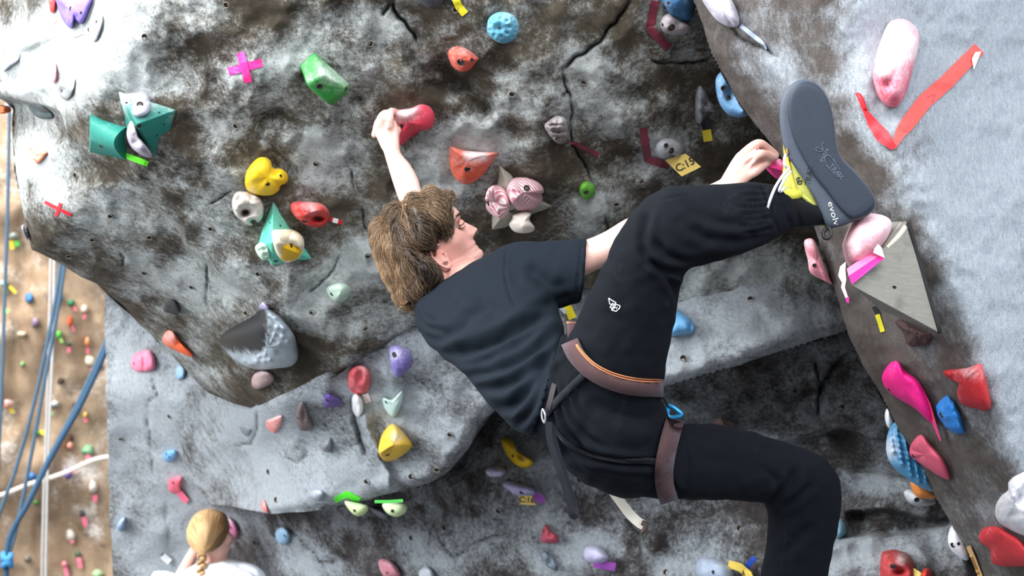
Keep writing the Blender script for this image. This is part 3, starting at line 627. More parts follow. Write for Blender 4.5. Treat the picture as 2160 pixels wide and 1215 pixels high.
# right hand pinching the pink hold
body.append(loft([(1518, 382, 1560, 398, 4.315, .0215), (1533, 356, 1582, 380, 4.32, .020), (1545, 336, 1598, 366, 4.325, .019), (1556, 322, 1606, 346, 4.33, .017), (1568, 314, 1606, 332, 4.332, .014)], 26, 28, 2.5))
body.append(chain([(1562, 331, 4.322, .0115), (1584, 312, 4.318, .0115), (1602, 303, 4.325, .0108), (1619, 313, 4.345, .0102), (1636, 327, 4.365, .0094)]))
body.append(chain([(1580, 340, 4.315, .0112), (1600, 326, 4.305, .0110), (1612, 325, 4.315, .0102), (1622, 331, 4.335, .0098), (1634, 333, 4.36, .009)]))
body.append(chain([(1560, 330, 4.345, .010), (1588, 314, 4.355, .010), (1606, 312, 4.37, .0096), (1624, 326, 4.385, .009)]))
body.append(chain([(1562, 336, 4.36, .009), (1588, 324, 4.375, .009), (1608, 326, 4.392, .0085), (1622, 334, 4.40, .008)]))
body.append(chain([(1570, 372, 4.315, .0125), (1592, 362, 4.318, .0118), (1608, 350, 4.33, .0105), (1618, 344, 4.345, .0095)]))
bV, bF = fuse(body, .0030, 3)
# knuckle hollows and hand tendons
bV = folds(bV, bF, [([(812, 252), (813, 262), (812, 270)], -.004, 3), ([(806, 275), (812, 300)], .0015, 5), ([(826, 275), (830, 300)], -.0015, 5), ([(1590, 333), (1580, 342), (1572, 350)], -.004, 4), ([(1585, 332), (1560, 350), (1545, 372)], .0018, 6), ([(1604, 340), (1585, 356)], -.003, 4)])
person = mk('person', bV, bF, SKIN_M, None, True, origin=tuple(P(1280, 900, 4.05)))
tag(person, 'climber in black shirt and trousers hanging on the overhang with one heel hooked high', 'person')
bx_, by_, bd_ = proj(bV)
fl = .55 * np.exp(-(((bx_ - 917) / 14) ** 2 + ((by_ - 533) / 16) ** 2)) + .55 * np.exp(-(((bx_ - 955) / 55) ** 2 + ((by_ - 520) / 55) ** 2)) + .5 * np.exp(-(((bx_ - 996) / 9) ** 2 + ((by_ - 480) / 10) ** 2)) + .25 * np.exp(-(((bx_ - 930) / 20) ** 2 + ((by_ - 575) / 20) ** 2)) + .22 * np.exp(-(((bx_ - 1600) / 18) ** 2 + ((by_ - 315) / 18) ** 2))
stb = .55 * np.exp(-(((bx_ - 975) / 26) ** 2 + ((by_ - 528) / 24) ** 2)) + .5 * np.exp(-(((bx_ - 994) / 6) ** 2 + ((by_ - 499) / 7) ** 2))
for nm, arr in (('flush', fl), ('stubble', stb)):
    at = person.data.attributes.new(nm, 'FLOAT', 'POINT'); at.data.foreach_set('value', np.clip(arr, 0, 1).astype(np.float32))
BODY_BVH = BVHTree.FromPolygons(bV.tolist(), bF)

def flush_(o, f):
    at = o.data.attributes.new('flush', 'FLOAT', 'POINT'); at.data.foreach_set('value', np.full(len(o.data.vertices), f, np.float32))
# eyes, brow, moustache
for sy in (-1, 1):
    c = hloc((.0672, sy * .029, .029))
    eV, eF = ball(c, (.0108, .0108, .0108), 20, 14)
    e = mk('eye', eV, eF, plain('eye_white', (120, 104, 96), 0.5), person)
    c2 = c + (HM @ Vector((.0070, 0, .0)))
    iV, iF = ball(c2, (.0056, .0056, .0056), 14, 10); mk('iris', iV, iF, plain('iris', (52, 44, 36), 0.2), e)
    lid = [tuple(hloc((.0705 + .0122 * math.cos(a), sy * (.031 + .0118 * math.sin(a)), .0335 - .0022 * abs(math.sin(a)) ))) for a in np.linspace(-1.3, 1.3, 9)]
    V, F = sweep(lid, [.0026, .0044, .0054, .006, .006, .006, .0054, .0044, .0026], 8, True, 2); flush_(mk('eyelid', V, F, SKIN_M, e), .5)
    la = [tuple(hloc((.0705 + .0160 * math.cos(a), sy * (.031 + .0130 * math.sin(a)), .0300 - .0022 * abs(math.sin(a)) ))) for a in np.linspace(-1.2, 1.2, 9)]
    V, F = sweep(la, .0017, 6, True, 2); mk('eyelash', V, F, plain('lash', (38, 28, 22), .8), e)
    lo = [tuple(hloc((.0705 + .0118 * math.cos(a), sy * (.031 + .0118 * math.sin(a)), .0235 + .0012 * abs(math.sin(a)) ))) for a in np.linspace(-1.3, 1.3, 9)]
    V, F = sweep(lo, [.0026, .004, .005, .0054, .0054, .0054, .005, .004, .0026], 8, True, 2); flush_(mk('eyelid', V, F, SKIN_M, e), .5)
    HB = plain('brow_hair', (84, 62, 46), .8)
    bp = []
    for k in range(46):
        u = random.random(); yy = .014 + .032 * u; zz = .0475 + .004 * math.sin(u * 2.6) + random.uniform(-.0028, .0028)
        h0 = hloc((.12, sy * yy, zz)); hit = BODY_BVH.ray_cast(h0, HM @ Vector((-1, 0, 0)), .1)
        if hit[0] is None: continue
        p0 = hit[0]; p1 = p0 + HM @ Vector((.0022, sy * .005, .0018)); p2 = p0 + HM @ Vector((.0012, sy * .0095, .0018))
        bp.append(sweep([tuple(p0), tuple(p1), tuple(p2)], [.0006, .0007, .0002], 4, True, 1))
    V, F = join(bp); mk('eyebrow', V, F, HB, person)

# --- hair: a full mass plus combed strands
hair_secs = [(908, 398, 952, 430, 4.45, .045, -.04), (890, 404, 952, 442, 4.45, .075, -.06), (860, 418, 944, 462, 4.45, .095, -.075), (822, 440, 936, 490, 4.45, .105, -.085), (797, 466, 922, 512, 4.45, .108, -.09), (788, 505, 898, 536, 4.45, .108, -.09), (793, 548, 912, 556, 4.445, .102, -.14), (812, 588, 929, 584, 4.435, .09, -.13), (836, 616, 914, 610, 4.425, .07, -.08), (852, 636, 884, 632, 4.42, .04, -.03)]
hV, hF = fuse([loft(hair_secs, 60, 48, 2.3)], .0045, 2)
x_, y_, d_ = proj(hV); hN = vnormals(hV, hF)
wave = .007 * np.sin(x_ / 8 - y_ / 22) * (.5 + vnoise(x_, y_, 40, 5)) + .003 * vnoise(x_, y_, 14, 6)
hV = hV + hN * wave[:, None] - hN * .004
HAIR_BVH = BVHTree.FromPolygons(hV.tolist(), hF)
def hair_mat(name, dark, light):
    m, nt, b = nodes(name); at = nt.nodes.new('ShaderNodeAttribute'); at.attribute_name = 'tone'
    col = mixc(nt, at.outputs['Fac'], lin(dark), lin(light))
    nt.links.new(col, b.inputs['Base Color']); b.inputs['Roughness'].default_value = 0.42; b.inputs['Specular IOR Level'].default_value = 0.35
    return m
HAIR_M = hair_mat('hair_brown', (30, 23, 19), (158, 128, 98))
def set_tone(ob, arr):
    at = ob.data.attributes.new('tone', 'FLOAT', 'POINT'); at.data.foreach_set('value', np.clip(arr, 0, 1).astype(np.float32))
def blond(x, y):
    return .14 + .60 * np.exp(-((x - 800) / 46) ** 2) * np.clip((y - 430) / 80, 0, 1) + .45 * np.exp(-(((x - 845) / 30) ** 2 + ((y - 630) / 24) ** 2)) + .28 * np.exp(-(((x - 880) / 70) ** 2 + ((y - 425) / 22) ** 2)) - .30 * np.exp(-(((x - 895) / 34) ** 2 + ((y - 555) / 60) ** 2))
hair = mk('hair', hV, hF, HAIR_M, person); set_tone(hair, blond(x_, y_) * .8 - .08)
flow_p = np.array([(830, 446), (880, 420), (930, 410), (945, 425), (800, 490), (850, 480), (900, 470), (930, 470), (795, 540), (830, 530), (870, 520), (890, 520), (820, 590), (860, 570), (900, 560), (880, 600), (850, 625), (920, 590), (905, 495)], float)
flow_d = np.array([(-.5, .6), (.9, -.35), (.9, .35), (.5, .9), (-.15, 1), (.25, 1), (.85, .5), (.6, .75), (.1, 1), (.25, 1), (.7, .7), (.9, .5), (.45, 1), (.4, 1), (.6, .8), (.3, 1), (.3, 1), (-.1, 1), (.8, .55)], float)
def flow(x, y):
    w = 1 / (((flow_p[:, 0] - x) ** 2 + (flow_p[:, 1] - y) ** 2) + 60) ** 1.3
    v = (flow_d * w[:, None]).sum(0); return v / (np.linalg.norm(v) + 1e-9)
CAMR = CAM_M.to_3x3(); IMR = CAMR @ Vector((1, 0, 0)); IMU = CAMR @ Vector((0, 1, 0))
sV = []; sF = []; sT = []; nb = 0
r2 = random.Random(5)
cand = np.nonzero((hN * (hV - np.array(CAMP))).sum(1) < 0.25 * np.linalg.norm(hV - np.array(CAMP), axis=1))[0]
for k in range(6200):
    vi = int(cand[r2.randrange(len(cand))]); p = Vector(hV[vi]); nrm = Vector(hN[vi])
    steps_n = r2.randint(10, 19); lift = r2.uniform(.0, .008); cl = int(hV[vi][0] * 70) * 7 + int(hV[vi][2] * 70); ph = (cl * 1.7) % 6.28; am = r2.uniform(.4, 1.5)
    pts = []; px0 = None
    for s in range(steps_n):
        c = CMi @ np.array([*p, 1.0]); d = -c[2]; px = c[0] / d * FPX + 1080; py = 607.5 - c[1] / d * FPX
        if px0 is None: px0 = (px, py)
        v = flow(px, py); a = am * .34 * math.sin(s * .6 + ph); v = (v[0] * math.cos(a) - v[1] * math.sin(a), v[0] * math.sin(a) + v[1] * math.cos(a))
        pts.append(tuple(p + nrm * (lift + .004 * math.sin(s * 1.1 + ph) * am * .6 + .0008 * s * (1.6 if px0[1] > 585 or px0[0] > 930 else .5))))
        p = p + (IMR * v[0] - IMU * v[1]) * .0065
        q, qn, qi, qd = HAIR_BVH.find_nearest(p)
        if q is None: break
        if qd < .012: p = q; nrm = qn if qn.dot(nrm) > 0 else nrm
    if len(pts) < 4: continue
    rr = r2.uniform(.00045, .0009); V, F = sweep(pts, np.linspace(rr, rr * .3, len(pts)), 3, False)
    sV.append(V); sF += [[i + nb for i in f] for f in F]; nb += len(V)
    b0 = blond(px0[0], px0[1]) + r2.uniform(-.16, .22); b0 += .24 * math.sin(cl * 12.9); sT.append(np.repeat(b0 + np.linspace(-.06, .2, len(pts)), 3))
V = np.concatenate(sV); ho = mk('hair_strands', V, sF, HAIR_M, person); set_tone(ho, np.concatenate(sT)); ho['kind'] = 'stuff'
# loose curls of the fringe
cv = []; ct = []; n0 = 0; cf = []
for k in range(130):
    x0 = r2.uniform(895, 952); y0 = 400 + r2.uniform(0, 22) + abs(x0 - 925) * .2; d0 = 4.40 + r2.uniform(-.04, .08)
    R0 = r2.uniform(5, 13); a0 = r2.uniform(-2.4, -1.2); dirn = 1 if r2.random() < .75 else -1; pts = []
    for s in range(10):
        a = a0 + dirn * s * r2.uniform(.26, .42); pts.append(tuple(P(x0 + R0 * math.cos(a) + s * .8, y0 + R0 * (math.sin(a) + .6), d0 + .001 * s)))
    V, F = sweep(pts, np.linspace(.0011, .0004, len(pts)), 4, False); cv.append(V); cf += [[i + n0 for i in f] for f in F]; n0 += len(V); ct.append(np.full(len(V), .3 + r2.uniform(-.15, .3)))
V = np.concatenate(cv); co = mk('fringe_curls', V, cf, HAIR_M, person); set_tone(co, np.concatenate(ct)); co['kind'] = 'stuff'

# --- shirt
shirt_parts = [
    loft([(942, 588, 876, 634, 4.425, .070), (968, 570, 874, 652, 4.405, .088), (1015, 545, 880, 690, 4.36, .108), (1075, 525, 905, 728, 4.29, .124), (1135, 560, 940, 758, 4.22, .132), (1172, 640, 985, 795, 4.15, .130), (1190, 695, 1028, 850, 4.09, .128), (1182, 730, 1078, 900, 4.05, .126), (1168, 750, 1122, 918, 4.02, .118)], 60, 48, 2.2),
    loft([(1020, 545, 1040, 690, 4.30, .085), (1075, 514, 1085, 680, 4.24, .085), (1160, 508, 1156, 655, 4.20, .076), (1239, 502, 1225, 638, 4.175, .070)], 40, 44, 2.2),
    loft([(905, 575, 930, 630, 4.52, .05), (945, 572, 975, 640, 4.48, .065), (985, 560, 1010, 660, 4.40, .085)], 20, 30)]
sV, sF = fuse(shirt_parts, .0050, 4)
shirt_folds = [([(925, 748), (985, 742), (1060, 712), (1120, 678), (1168, 652)], -.022, 13), ([(905, 722), (950, 705), (1000, 668), (1030, 640)], -.009, 11), ([(948, 768), (1010, 765), (1080, 738), (1150, 690)], -.013, 10), ([(975, 792), (1050, 780), (1120, 745), (1175, 705)], -.014, 10), ([(1005, 818), (1070, 812), (1130, 775), (1178, 728)], -.012, 9), ([(1040, 862), (1090, 850), (1130, 800), (1160, 755)], -.014, 10), ([(1085, 905), (1115, 870), (1140, 820), (1155, 780)], -.010, 8), ([(878, 645), (884, 668), (905, 690), (940, 700)], -.007, 7), ([(890, 640), (898, 665), (925, 680)], -.005, 5), ([(876, 660), (890, 700), (915, 715)], -.006, 6),
    ([(1072, 516), (1066, 545), (1066, 585), (1076, 625), (1092, 655)], -.005, 3.0), ([(1228, 505), (1214, 640)], -.003, 2.6), ([(1100, 660), (1150, 640), (1215, 625)], -.006, 10), ([(1110, 560), (1160, 600), (1210, 615)], -.004, 12), ([(1000, 600), (1030, 640), (1050, 670)], -.006, 14), ([(960, 620), (990, 650), (1000, 690)], .008, 16), ([(1090, 700), (1060, 750), (1040, 800)], .006, 16)]
sV = folds(sV, sF, shirt_folds)
x_, y_, d_ = proj(sV); sN = vnormals(sV, sF); sV = sV + sN * (.0022 * vnoise(x_ + y_ * .6, y_ - x_ * .6, 26, 8))[:, None]
shirt = mk('t_shirt', sV, sF, SHIRT_M, person); SHIRT_BVH = BVHTree.FromPolygons(sV.tolist(), sF)

# --- trousers
tr_parts = [
    loft([(1185, 705, 1112, 905, 4.03, .115), (1240, 720, 1140, 930, 4.02, .130), (1310, 770, 1175, 968, 4.02, .140), (1390, 840, 1222, 1012, 4.03, .142), (1418, 893, 1295, 1046, 4.06, .130), (1440, 905, 1345, 1050, 4.08, .115)], 44, 48, 2.2),
    loft([(1165, 830, 1392, 880, 4.0, .120), (1172, 765, 1398, 825, 3.97, .118), (1205, 700, 1408, 755, 3.94, .112), (1236, 632, 1424, 668, 3.91, .104), (1276, 552, 1436, 604, 3.88, .096), (1322, 462, 1452, 570, 3.85, .088), (1385, 402, 1492, 556, 3.845, .082), (1445, 392, 1560, 538, 3.86, .078), (1520, 388, 1618, 512, 3.88, .070), (1585, 384, 1650, 494, 3.90, .060), (1612, 386, 1662, 487, 3.905, .052), (1640, 392, 1682, 478, 3.91, .046)], 90, 44, 2.15),
    loft([(1360, 880, 1300, 1040, 4.07, .100), (1420, 894, 1390, 1052, 4.09, .094), (1490, 894, 1475, 1054, 4.13, .090), (1570, 906, 1550, 1056, 4.18, .086), (1660, 934, 1606, 1060, 4.22, .084), (1738, 966, 1616, 1072, 4.25, .084), (1772, 1020, 1620, 1092, 4.27, .082), (1770, 1085, 1618, 1130, 4.29, .078), (1758, 1150, 1612, 1172, 4.31, .076), (1744, 1215, 1605, 1218, 4.33, .074), (1720, 1300, 1600, 1300, 4.36, .068), (1696, 1400, 1598, 1398, 4.40, .058), (1680, 1480, 1602, 1478, 4.43, .05)], 90, 44, 2.15)]
tV, tF = fuse(tr_parts, .0050, 4)
tr_folds = [([(1368, 440), (1358, 490), (1358, 530), (1370, 552)], -.008, 9), ([(1364, 546), (1400, 566), (1440, 574), (1475, 566)], -.013, 8), ([(1376, 505), (1420, 545), (1470, 552), (1530, 540)], -.008, 9), ([(1372, 556), (1410, 590), (1432, 625), (1438, 655)], -.007, 8), ([(1440, 470), (1490, 500), (1560, 508), (1620, 490)], -.006, 11), ([(1355, 425), (1400, 420), (1450, 412)], -.0018, 3), ([(1460, 440), (1520, 470), (1580, 470)], -.005, 11), ([(1300, 520), (1290, 600), (1270, 660)], .004, 22)]
for i in range(8):
    tr_folds.append(([(1556 + (i % 3) * 9, 396 + i * 13.5), (1588, 398 + i * 13), (1622 + (i % 2) * 8, 397 + i * 12)], -.0055, 4.2))
tr_folds += [([(1608, 386), (1622, 430), (1640, 488)], -.006, 4), ([(1640, 392), (1652, 430), (1668, 482)], -.004, 4),
    ([(1168, 800), (1178, 860), (1205, 920), (1250, 960)], -.007, 6), ([(1186, 800), (1198, 860), (1232, 915), (1275, 945)], -.006, 6), ([(1158, 820), (1166, 890), (1190, 950), (1235, 990)], -.008, 6), ([(1205, 805), (1222, 860), (1250, 900)], -.005, 6), ([(1200, 948), (1260, 968), (1330, 978), (1392, 978)], -.014, 9), ([(1250, 985), (1320, 1000), (1385, 1005)], -.004, 7), ([(1290, 900), (1340, 915), (1380, 905)], .006, 22), ([(1158, 765), (1180, 745), (1200, 720)], -.009, 7), ([(1166, 790), (1170, 760), (1196, 735)], .007, 7),
    ([(1612, 1062), (1640, 1050), (1668, 1020), (1680, 985)], -.010, 10), ([(1640, 1075), (1680, 1050), (1715, 1020)], -.007, 9), ([(1618, 990), (1640, 1020), (1636, 1050)], -.006, 8), ([(1668, 1072), (1660, 1130), (1650, 1215)], .003, 3), ([(1440, 930), (1450, 990), (1440, 1045)], -.006, 9), ([(1640, 1180), (1690, 1130), (1730, 1100)], -.004, 12), ([(1480, 960), (1560, 975), (1620, 990)], -.003, 18), ([(1402, 1000), (1420, 1030), (1445, 1052)], -.006, 8)]
tV = folds(tV, tF, tr_folds)
x_, y_, d_ = proj(tV); tN = vnormals(tV, tF); tV = tV + tN * (.002 * vnoise(x_ + y_ * .4, y_ - x_ * .4, 24, 9))[:, None]
trousers = mk('trousers', tV, tF, TROUSER_M, person); TR_BVH = BVHTree.FromPolygons(tV.tolist(), tF)

# --- sock and hooked climbing shoe
skV, skF = loft([(1628, 394, 1672, 482, 3.912, .044), (1655, 402, 1700, 480, 3.92, .045), (1690, 418, 1725, 476, 3.93, .042), (1720, 428, 1752, 474, 3.94, .036)], 30, 32)
skV = folds(skV, skF, [([(1668, 400), (1690, 478)], -.003, 4)])
mk('sock', skV, skF, SOCK_M, person)
RUB = plain('shoe_rubber', (34, 42, 54), .62, .16, 50, .35, .15)
RAND = plain('shoe_rand_rubber', (62, 70, 82), .6, .18, 60, .35, .15)
YEL = plain('shoe_yellow', (150, 152, 66), .6, .12, 90)
ORA = plain('shoe_orange', (232, 150, 48), .6)
LACE = plain('lace_grey', (182, 186, 194), .8)
shV, shF = fuse([loft([(1700, 196, 1712, 196, 3.955, .010), (1668, 212, 1732, 210, 3.955, .026), (1655, 250, 1748, 250, 3.958, .036), (1652, 300, 1756, 300, 3.962, .042), (1655, 345, 1772, 345, 3.965, .047), (1660, 385, 1800, 385, 3.965, .048), (1700, 424, 1826, 420, 3.962, .046), (1732, 458, 1822, 450, 3.955, .040), (1745, 476, 1790, 466, 3.95, .022)], 50, 40, 2.3),
   loft([(1661, 318, 1700, 330, 3.945, .02), (1652, 352, 1720, 372, 3.942, .032), (1650, 398, 1735, 415, 3.94, .034), (1662, 417, 1745, 440, 3.938, .032), (1700, 430, 1752, 462, 3.936, .028), (1735, 464, 1752, 474, 3.934, .012)], 30, 30)], .0035, 3)
shoe = mk('climbing_shoe', shV, shF, YEL, person); shoe['label'] = 'climbing shoe with dark rubber sole and yellow upper'
def blockdome(outline, d0, h, scales=(1, 1, .985, .95, .85, .6, .3, .02), hs=(0, .6, .88, .97, 1, 1, 1, 1), n=72, tiltx=0.0, tilty=0.0, crown=0.0, cx=None, cy=None):
    q = catmull(outline, n, True); c = q.mean(0); V = []
    for s, h_ in zip(scales, hs):
        p = c + (q - c) * s
        V.append(PN(p[:, 0], p[:, 1], d0 + tiltx * (p[:, 0] - c[0]) + tilty * (p[:, 1] - c[1]) - h * h_ - crown * (1 - s * s)))
    return np.concatenate(V), ringfaces(len(scales), n, True)
rand_out = [(1690, 168), (1722, 176), (1746, 206), (1758, 250), (1764, 300), (1776, 332), (1805, 362), (1836, 400), (1847, 430), (1832, 454), (1795, 470), (1752, 482), (1738, 468), (1722, 430), (1702, 392), (1676, 352), (1656, 318), (1646, 272), (1645, 222), (1660, 186)]
rV, rF = blockdome(rand_out, 3.945, .050, tilty=.00002); rand_o = mk('rand', rV, rF, RAND, shoe)
rand_o['label'] = 'grey rubber rand wrapping the shoe'
sole_out = [(1698, 172), (1726, 182), (1746, 210), (1757, 252), (1762, 300), (1774, 334), (1803, 364), (1834, 401), (1845, 430), (1831, 450), (1800, 462), (1772, 440), (1748, 408), (1722, 376), (1698, 338), (1676, 294), (1664, 250), (1664, 214), (1676, 184)]
soV, soF = blockdome(sole_out, 3.902, .016, tilty=.00002, scales=(1, 1, .98, .94, .86, .6, .3, .02)); sole = mk('sole', soV, soF, RUB, shoe)
sole['label'] = 'smooth dark blue-grey rubber sole'
SH_BVH = BVHTree.FromPolygons(np.concatenate([rV, soV, shV]).tolist(), rF + [[i + len(rV) for i in f] for f in soF] + [[i + len(rV) + len(soV) for i in f] for f in shF])
def strip_px(pts, w, bvh, off, mat, name, parent, th=.0012, sub=6, ws=None, smooth=True):
    """thin band laid on a surface along an image path"""
    p = catmull(pts, max(2, (len(pts) - 1) * sub + 1)) if len(pts) > 2 else polyline(pts, sub + 1)
    T = np.gradient(p, axis=0); T /= np.linalg.norm(T, axis=1)[:, None] + 1e-9; Nn = np.stack([-T[:, 1], T[:, 0]], 1)
    wv = np.interp(np.linspace(0, 1, len(p)), np.linspace(0, 1, len(ws)), ws) if ws is not None else np.full(len(p), w)
    rows = []; last = 4.0; cols = 3
    for q, n, ww in zip(p, Nn, wv):
        r = []
        for s in np.linspace(-.5, .5, cols):
            xx, yy = q + n * ww * s; h = cast(bvh, xx, yy)
            if h[0] is None:
                r.append(P(xx, yy, last))
            else:
                last = -(CMi @ np.array([*h[0], 1]))[2]; r.append(P(xx, yy, last))
        rows.append(r)
    V = []
    for o_ in (off, off - th):
        for r in rows:
            for v in r: V.append(tuple(v - (v - CAMP).normalized() * o_))
    R = len(rows); F = []; b = R * cols
    for i in range(R - 1):
        for j in range(cols - 1):
            a = i * cols + j; F.append([a, a + 1, a + cols + 1, a + cols]); F.append([b + a, b + a + cols, b + a + cols + 1, b + a + 1])
        a = i * cols; F.append([a, a + cols, b + a + cols, b + a]); a += cols - 1; F.append([a, b + a, b + a + cols, a + cols])
    F.append(list(range(cols)) + [b + j for j in range(cols)][::-1]); a = (R - 1) * cols; F.append([a + j for j in range(cols)][::-1] + [b + a + j for j in range(cols)])
    return mk(name, V, F, mat, parent, smooth)
def text_geo(s, size=1.0, bold=0.0):
    cu = bpy.data.curves.new('t', 'FONT'); cu.body = s; cu.size = size; cu.align_x = 'CENTER'; cu.align_y = 'CENTER'; cu.resolution_u = 3; cu.offset = bold * size
    o = bpy.data.objects.new('t', cu); COL.objects.link(o); dg = bpy.context.evaluated_depsgraph_get(); e = o.evaluated_get(dg).to_mesh()
    V = np.array([v.co[:2] for v in e.vertices]); F = [list(p.vertices) for p in e.polygons]
    o.to_mesh_clear(); bpy.data.objects.remove(o); bpy.data.curves.remove(cu); return V, F
def text_px(s, x, y, h, ang, bvh, off, mat, parent, name='lettering', sx=1.0, flip=False, bold=0.0):
    """letters of height h pixels centred at (x, y), rotated ang degrees anticlockwise, laid on a surface"""
    V, F = text_geo(s, h * 1.4, bold); a = math.radians(ang)
    if flip: V = V * [1, -1]
    X = x + V[:, 0] * sx * math.cos(a) - V[:, 1] * math.sin(a); Y = y - V[:, 0] * sx * math.sin(a) - V[:, 1] * math.cos(a)
    W = []; last = None
    for xx, yy in zip(X, Y):
        hh = cast(bvh, xx, yy)
        if hh[0] is not None: last = -(CMi @ np.array([*hh[0], 1]))[2]
        W.append(PN(xx, yy, (last or 4.0) - off))
    return mk(name, W, F, mat, parent, False)
GRV = plain('sole_engraving', (78, 90, 104), .7); DKL = plain('shoe_dark_print', (30, 32, 36), .7); SIL = plain('shoe_silver_print', (196, 196, 192), .5)
text_px('evolv', 1738, 327, 11, 62, SH_BVH, .0010, GRV, sole)
text_px('TRAX', 1764, 362, 11, -48, SH_BVH, .0010, GRV, sole)
text_px('TRAX', 1707, 370, 12, 82, SH_BVH, .0012, DKL, rand_o)
text_px('evolv', 1758, 450, 13, -74, SH_BVH, .0012, SIL, rand_o, sx=1.35)
def outline_px(pts, w, bvh, mat, parent, name, off=.0010, closed=True):
    q = list(pts) + ([pts[0]] if closed else [])
    parts = []
    for a, b in zip(q[:-1], q[1:]):
        p = polyline([a, b], 5); W = []
        for xx, yy in p:
            h = cast(bvh, xx, yy); W.append(tuple((h[0] if h[0] is not None else P(xx, yy, 3.9)) - (P(xx, yy, 4) - CAMP).normalized() * off))
        parts.append(sweep(W, w / FPX * 3.9 / 2, 6))
    V, F = join(parts); return mk(name, V, F, mat, parent)
outline_px([(1739, 332), (1747, 327), (1757, 335), (1775, 363), (1767, 375), (1742, 347)], 1.6, SH_BVH, GRV, sole, 'logo_frame')
outline_px([(1737, 300), (1733, 306), (1736, 312), (1731, 316), (1727, 310), (1722, 312), (1721, 318), (1727, 320), (1734, 320), (1737, 312)], 1.4, SH_BVH, GRV, sole, 'logo_emblem', closed=False)
strip_px([(1659, 312), (1663, 345), (1670, 380), (1677, 404), (1681, 416)], 9, SH_BVH, .003, ORA, 'trim_strip', shoe, ws=[3, 6, 9, 10, 6])
strip_px([(1684, 408), (1706, 424), (1722, 446), (1735, 476)], 8, SH_BVH, .0035, plain('shoe_lime', (170, 178, 84), .6), 'collar_binding', shoe)
outline_px([(1680, 376), (1686, 374), (1684, 384), (1691, 380), (1690, 388), (1683, 388)], 2.4, SH_BVH, DKL, shoe, 'shoe_mark')
for pts, r in (([(1664, 326, 3.915), (1656, 330, 3.90), (1655, 346, 3.895), (1661, 354, 3.90)], .0032), ([(1664, 356, 3.885), (1650, 372, 3.855), (1636, 394, 3.84), (1625, 420, 3.836), (1616, 448, 3.84), (1611, 458, 3.842)], .0030), ([(1668, 362, 3.885), (1655, 378, 3.86), (1645, 398, 3.85), (1646, 404, 3.86), (1656, 396, 3.88)], .0030)):
    V, F = sweep([tuple(P(*p)) for p in pts], r, 10, True, 6); mk('lace', V, F, LACE, shoe)
V, F = sweep([tuple(P(*p)) for p in [(1611, 455, 3.842), (1609, 460, 3.842)]], [.0036, .0052], 10); mk('lace_tip', V, F, LACE, shoe)
# heel pull loop
lp = [(1742, 474, 3.91), (1750, 482, 3.90), (1753, 494, 3.895), (1746, 503, 3.895), (1738, 500, 3.90), (1737, 490, 3.905), (1744, 482, 3.905)]
V, F = sweep([tuple(P(*p)) for p in lp], .0042, 8, True, 5); mk('heel_loop', V, F, plain('loop_black', (20, 20, 22), .6), shoe)
V, F = chain([(1652, 408, 3.90, .012), (1668, 412, 3.895, .013), (1682, 410, 3.90, .010)]); mk('tongue', V, F, plain('shoe_tongue', (176, 174, 56), .6), shoe)
# other shoe, below the frame, toe on the lower wall
s2V, s2F = fuse([loft([(1606, 1470, 1680, 1470, 4.44, .048), (1604, 1510, 1684, 1508, 4.46, .055), (1606, 1540, 1690, 1536, 4.50, .07), (1612, 1556, 1690, 1552, 4.56, .10), (1620, 1562, 1684, 1560, 4.62, .11)], 30, 30)], .005, 3)
mk('climbing_shoe', s2V, s2F, RAND, person)

# --- white emblem on the thigh
WPR = plain('print_white', (226, 228, 230), .7)
def emblem(pts, closed=True): return outline_px(pts, 2.0, TR_BVH, WPR, trousers, 'emblem', .0012, closed)
emblem([(1284, 629), (1286, 641), (1291, 643), (1287, 648), (1294, 652), (1298, 645), (1299, 638), (1291, 634)])
emblem([(1292, 650), (1296, 641), (1308, 645), (1307, 650), (1300, 657), (1290, 654)])
text_px('A', 1292, 641, 5, -30, TR_BVH, .0014, WPR, trousers); text_px('H', 1299, 649, 6, -20, TR_BVH, .0014, WPR, trousers)

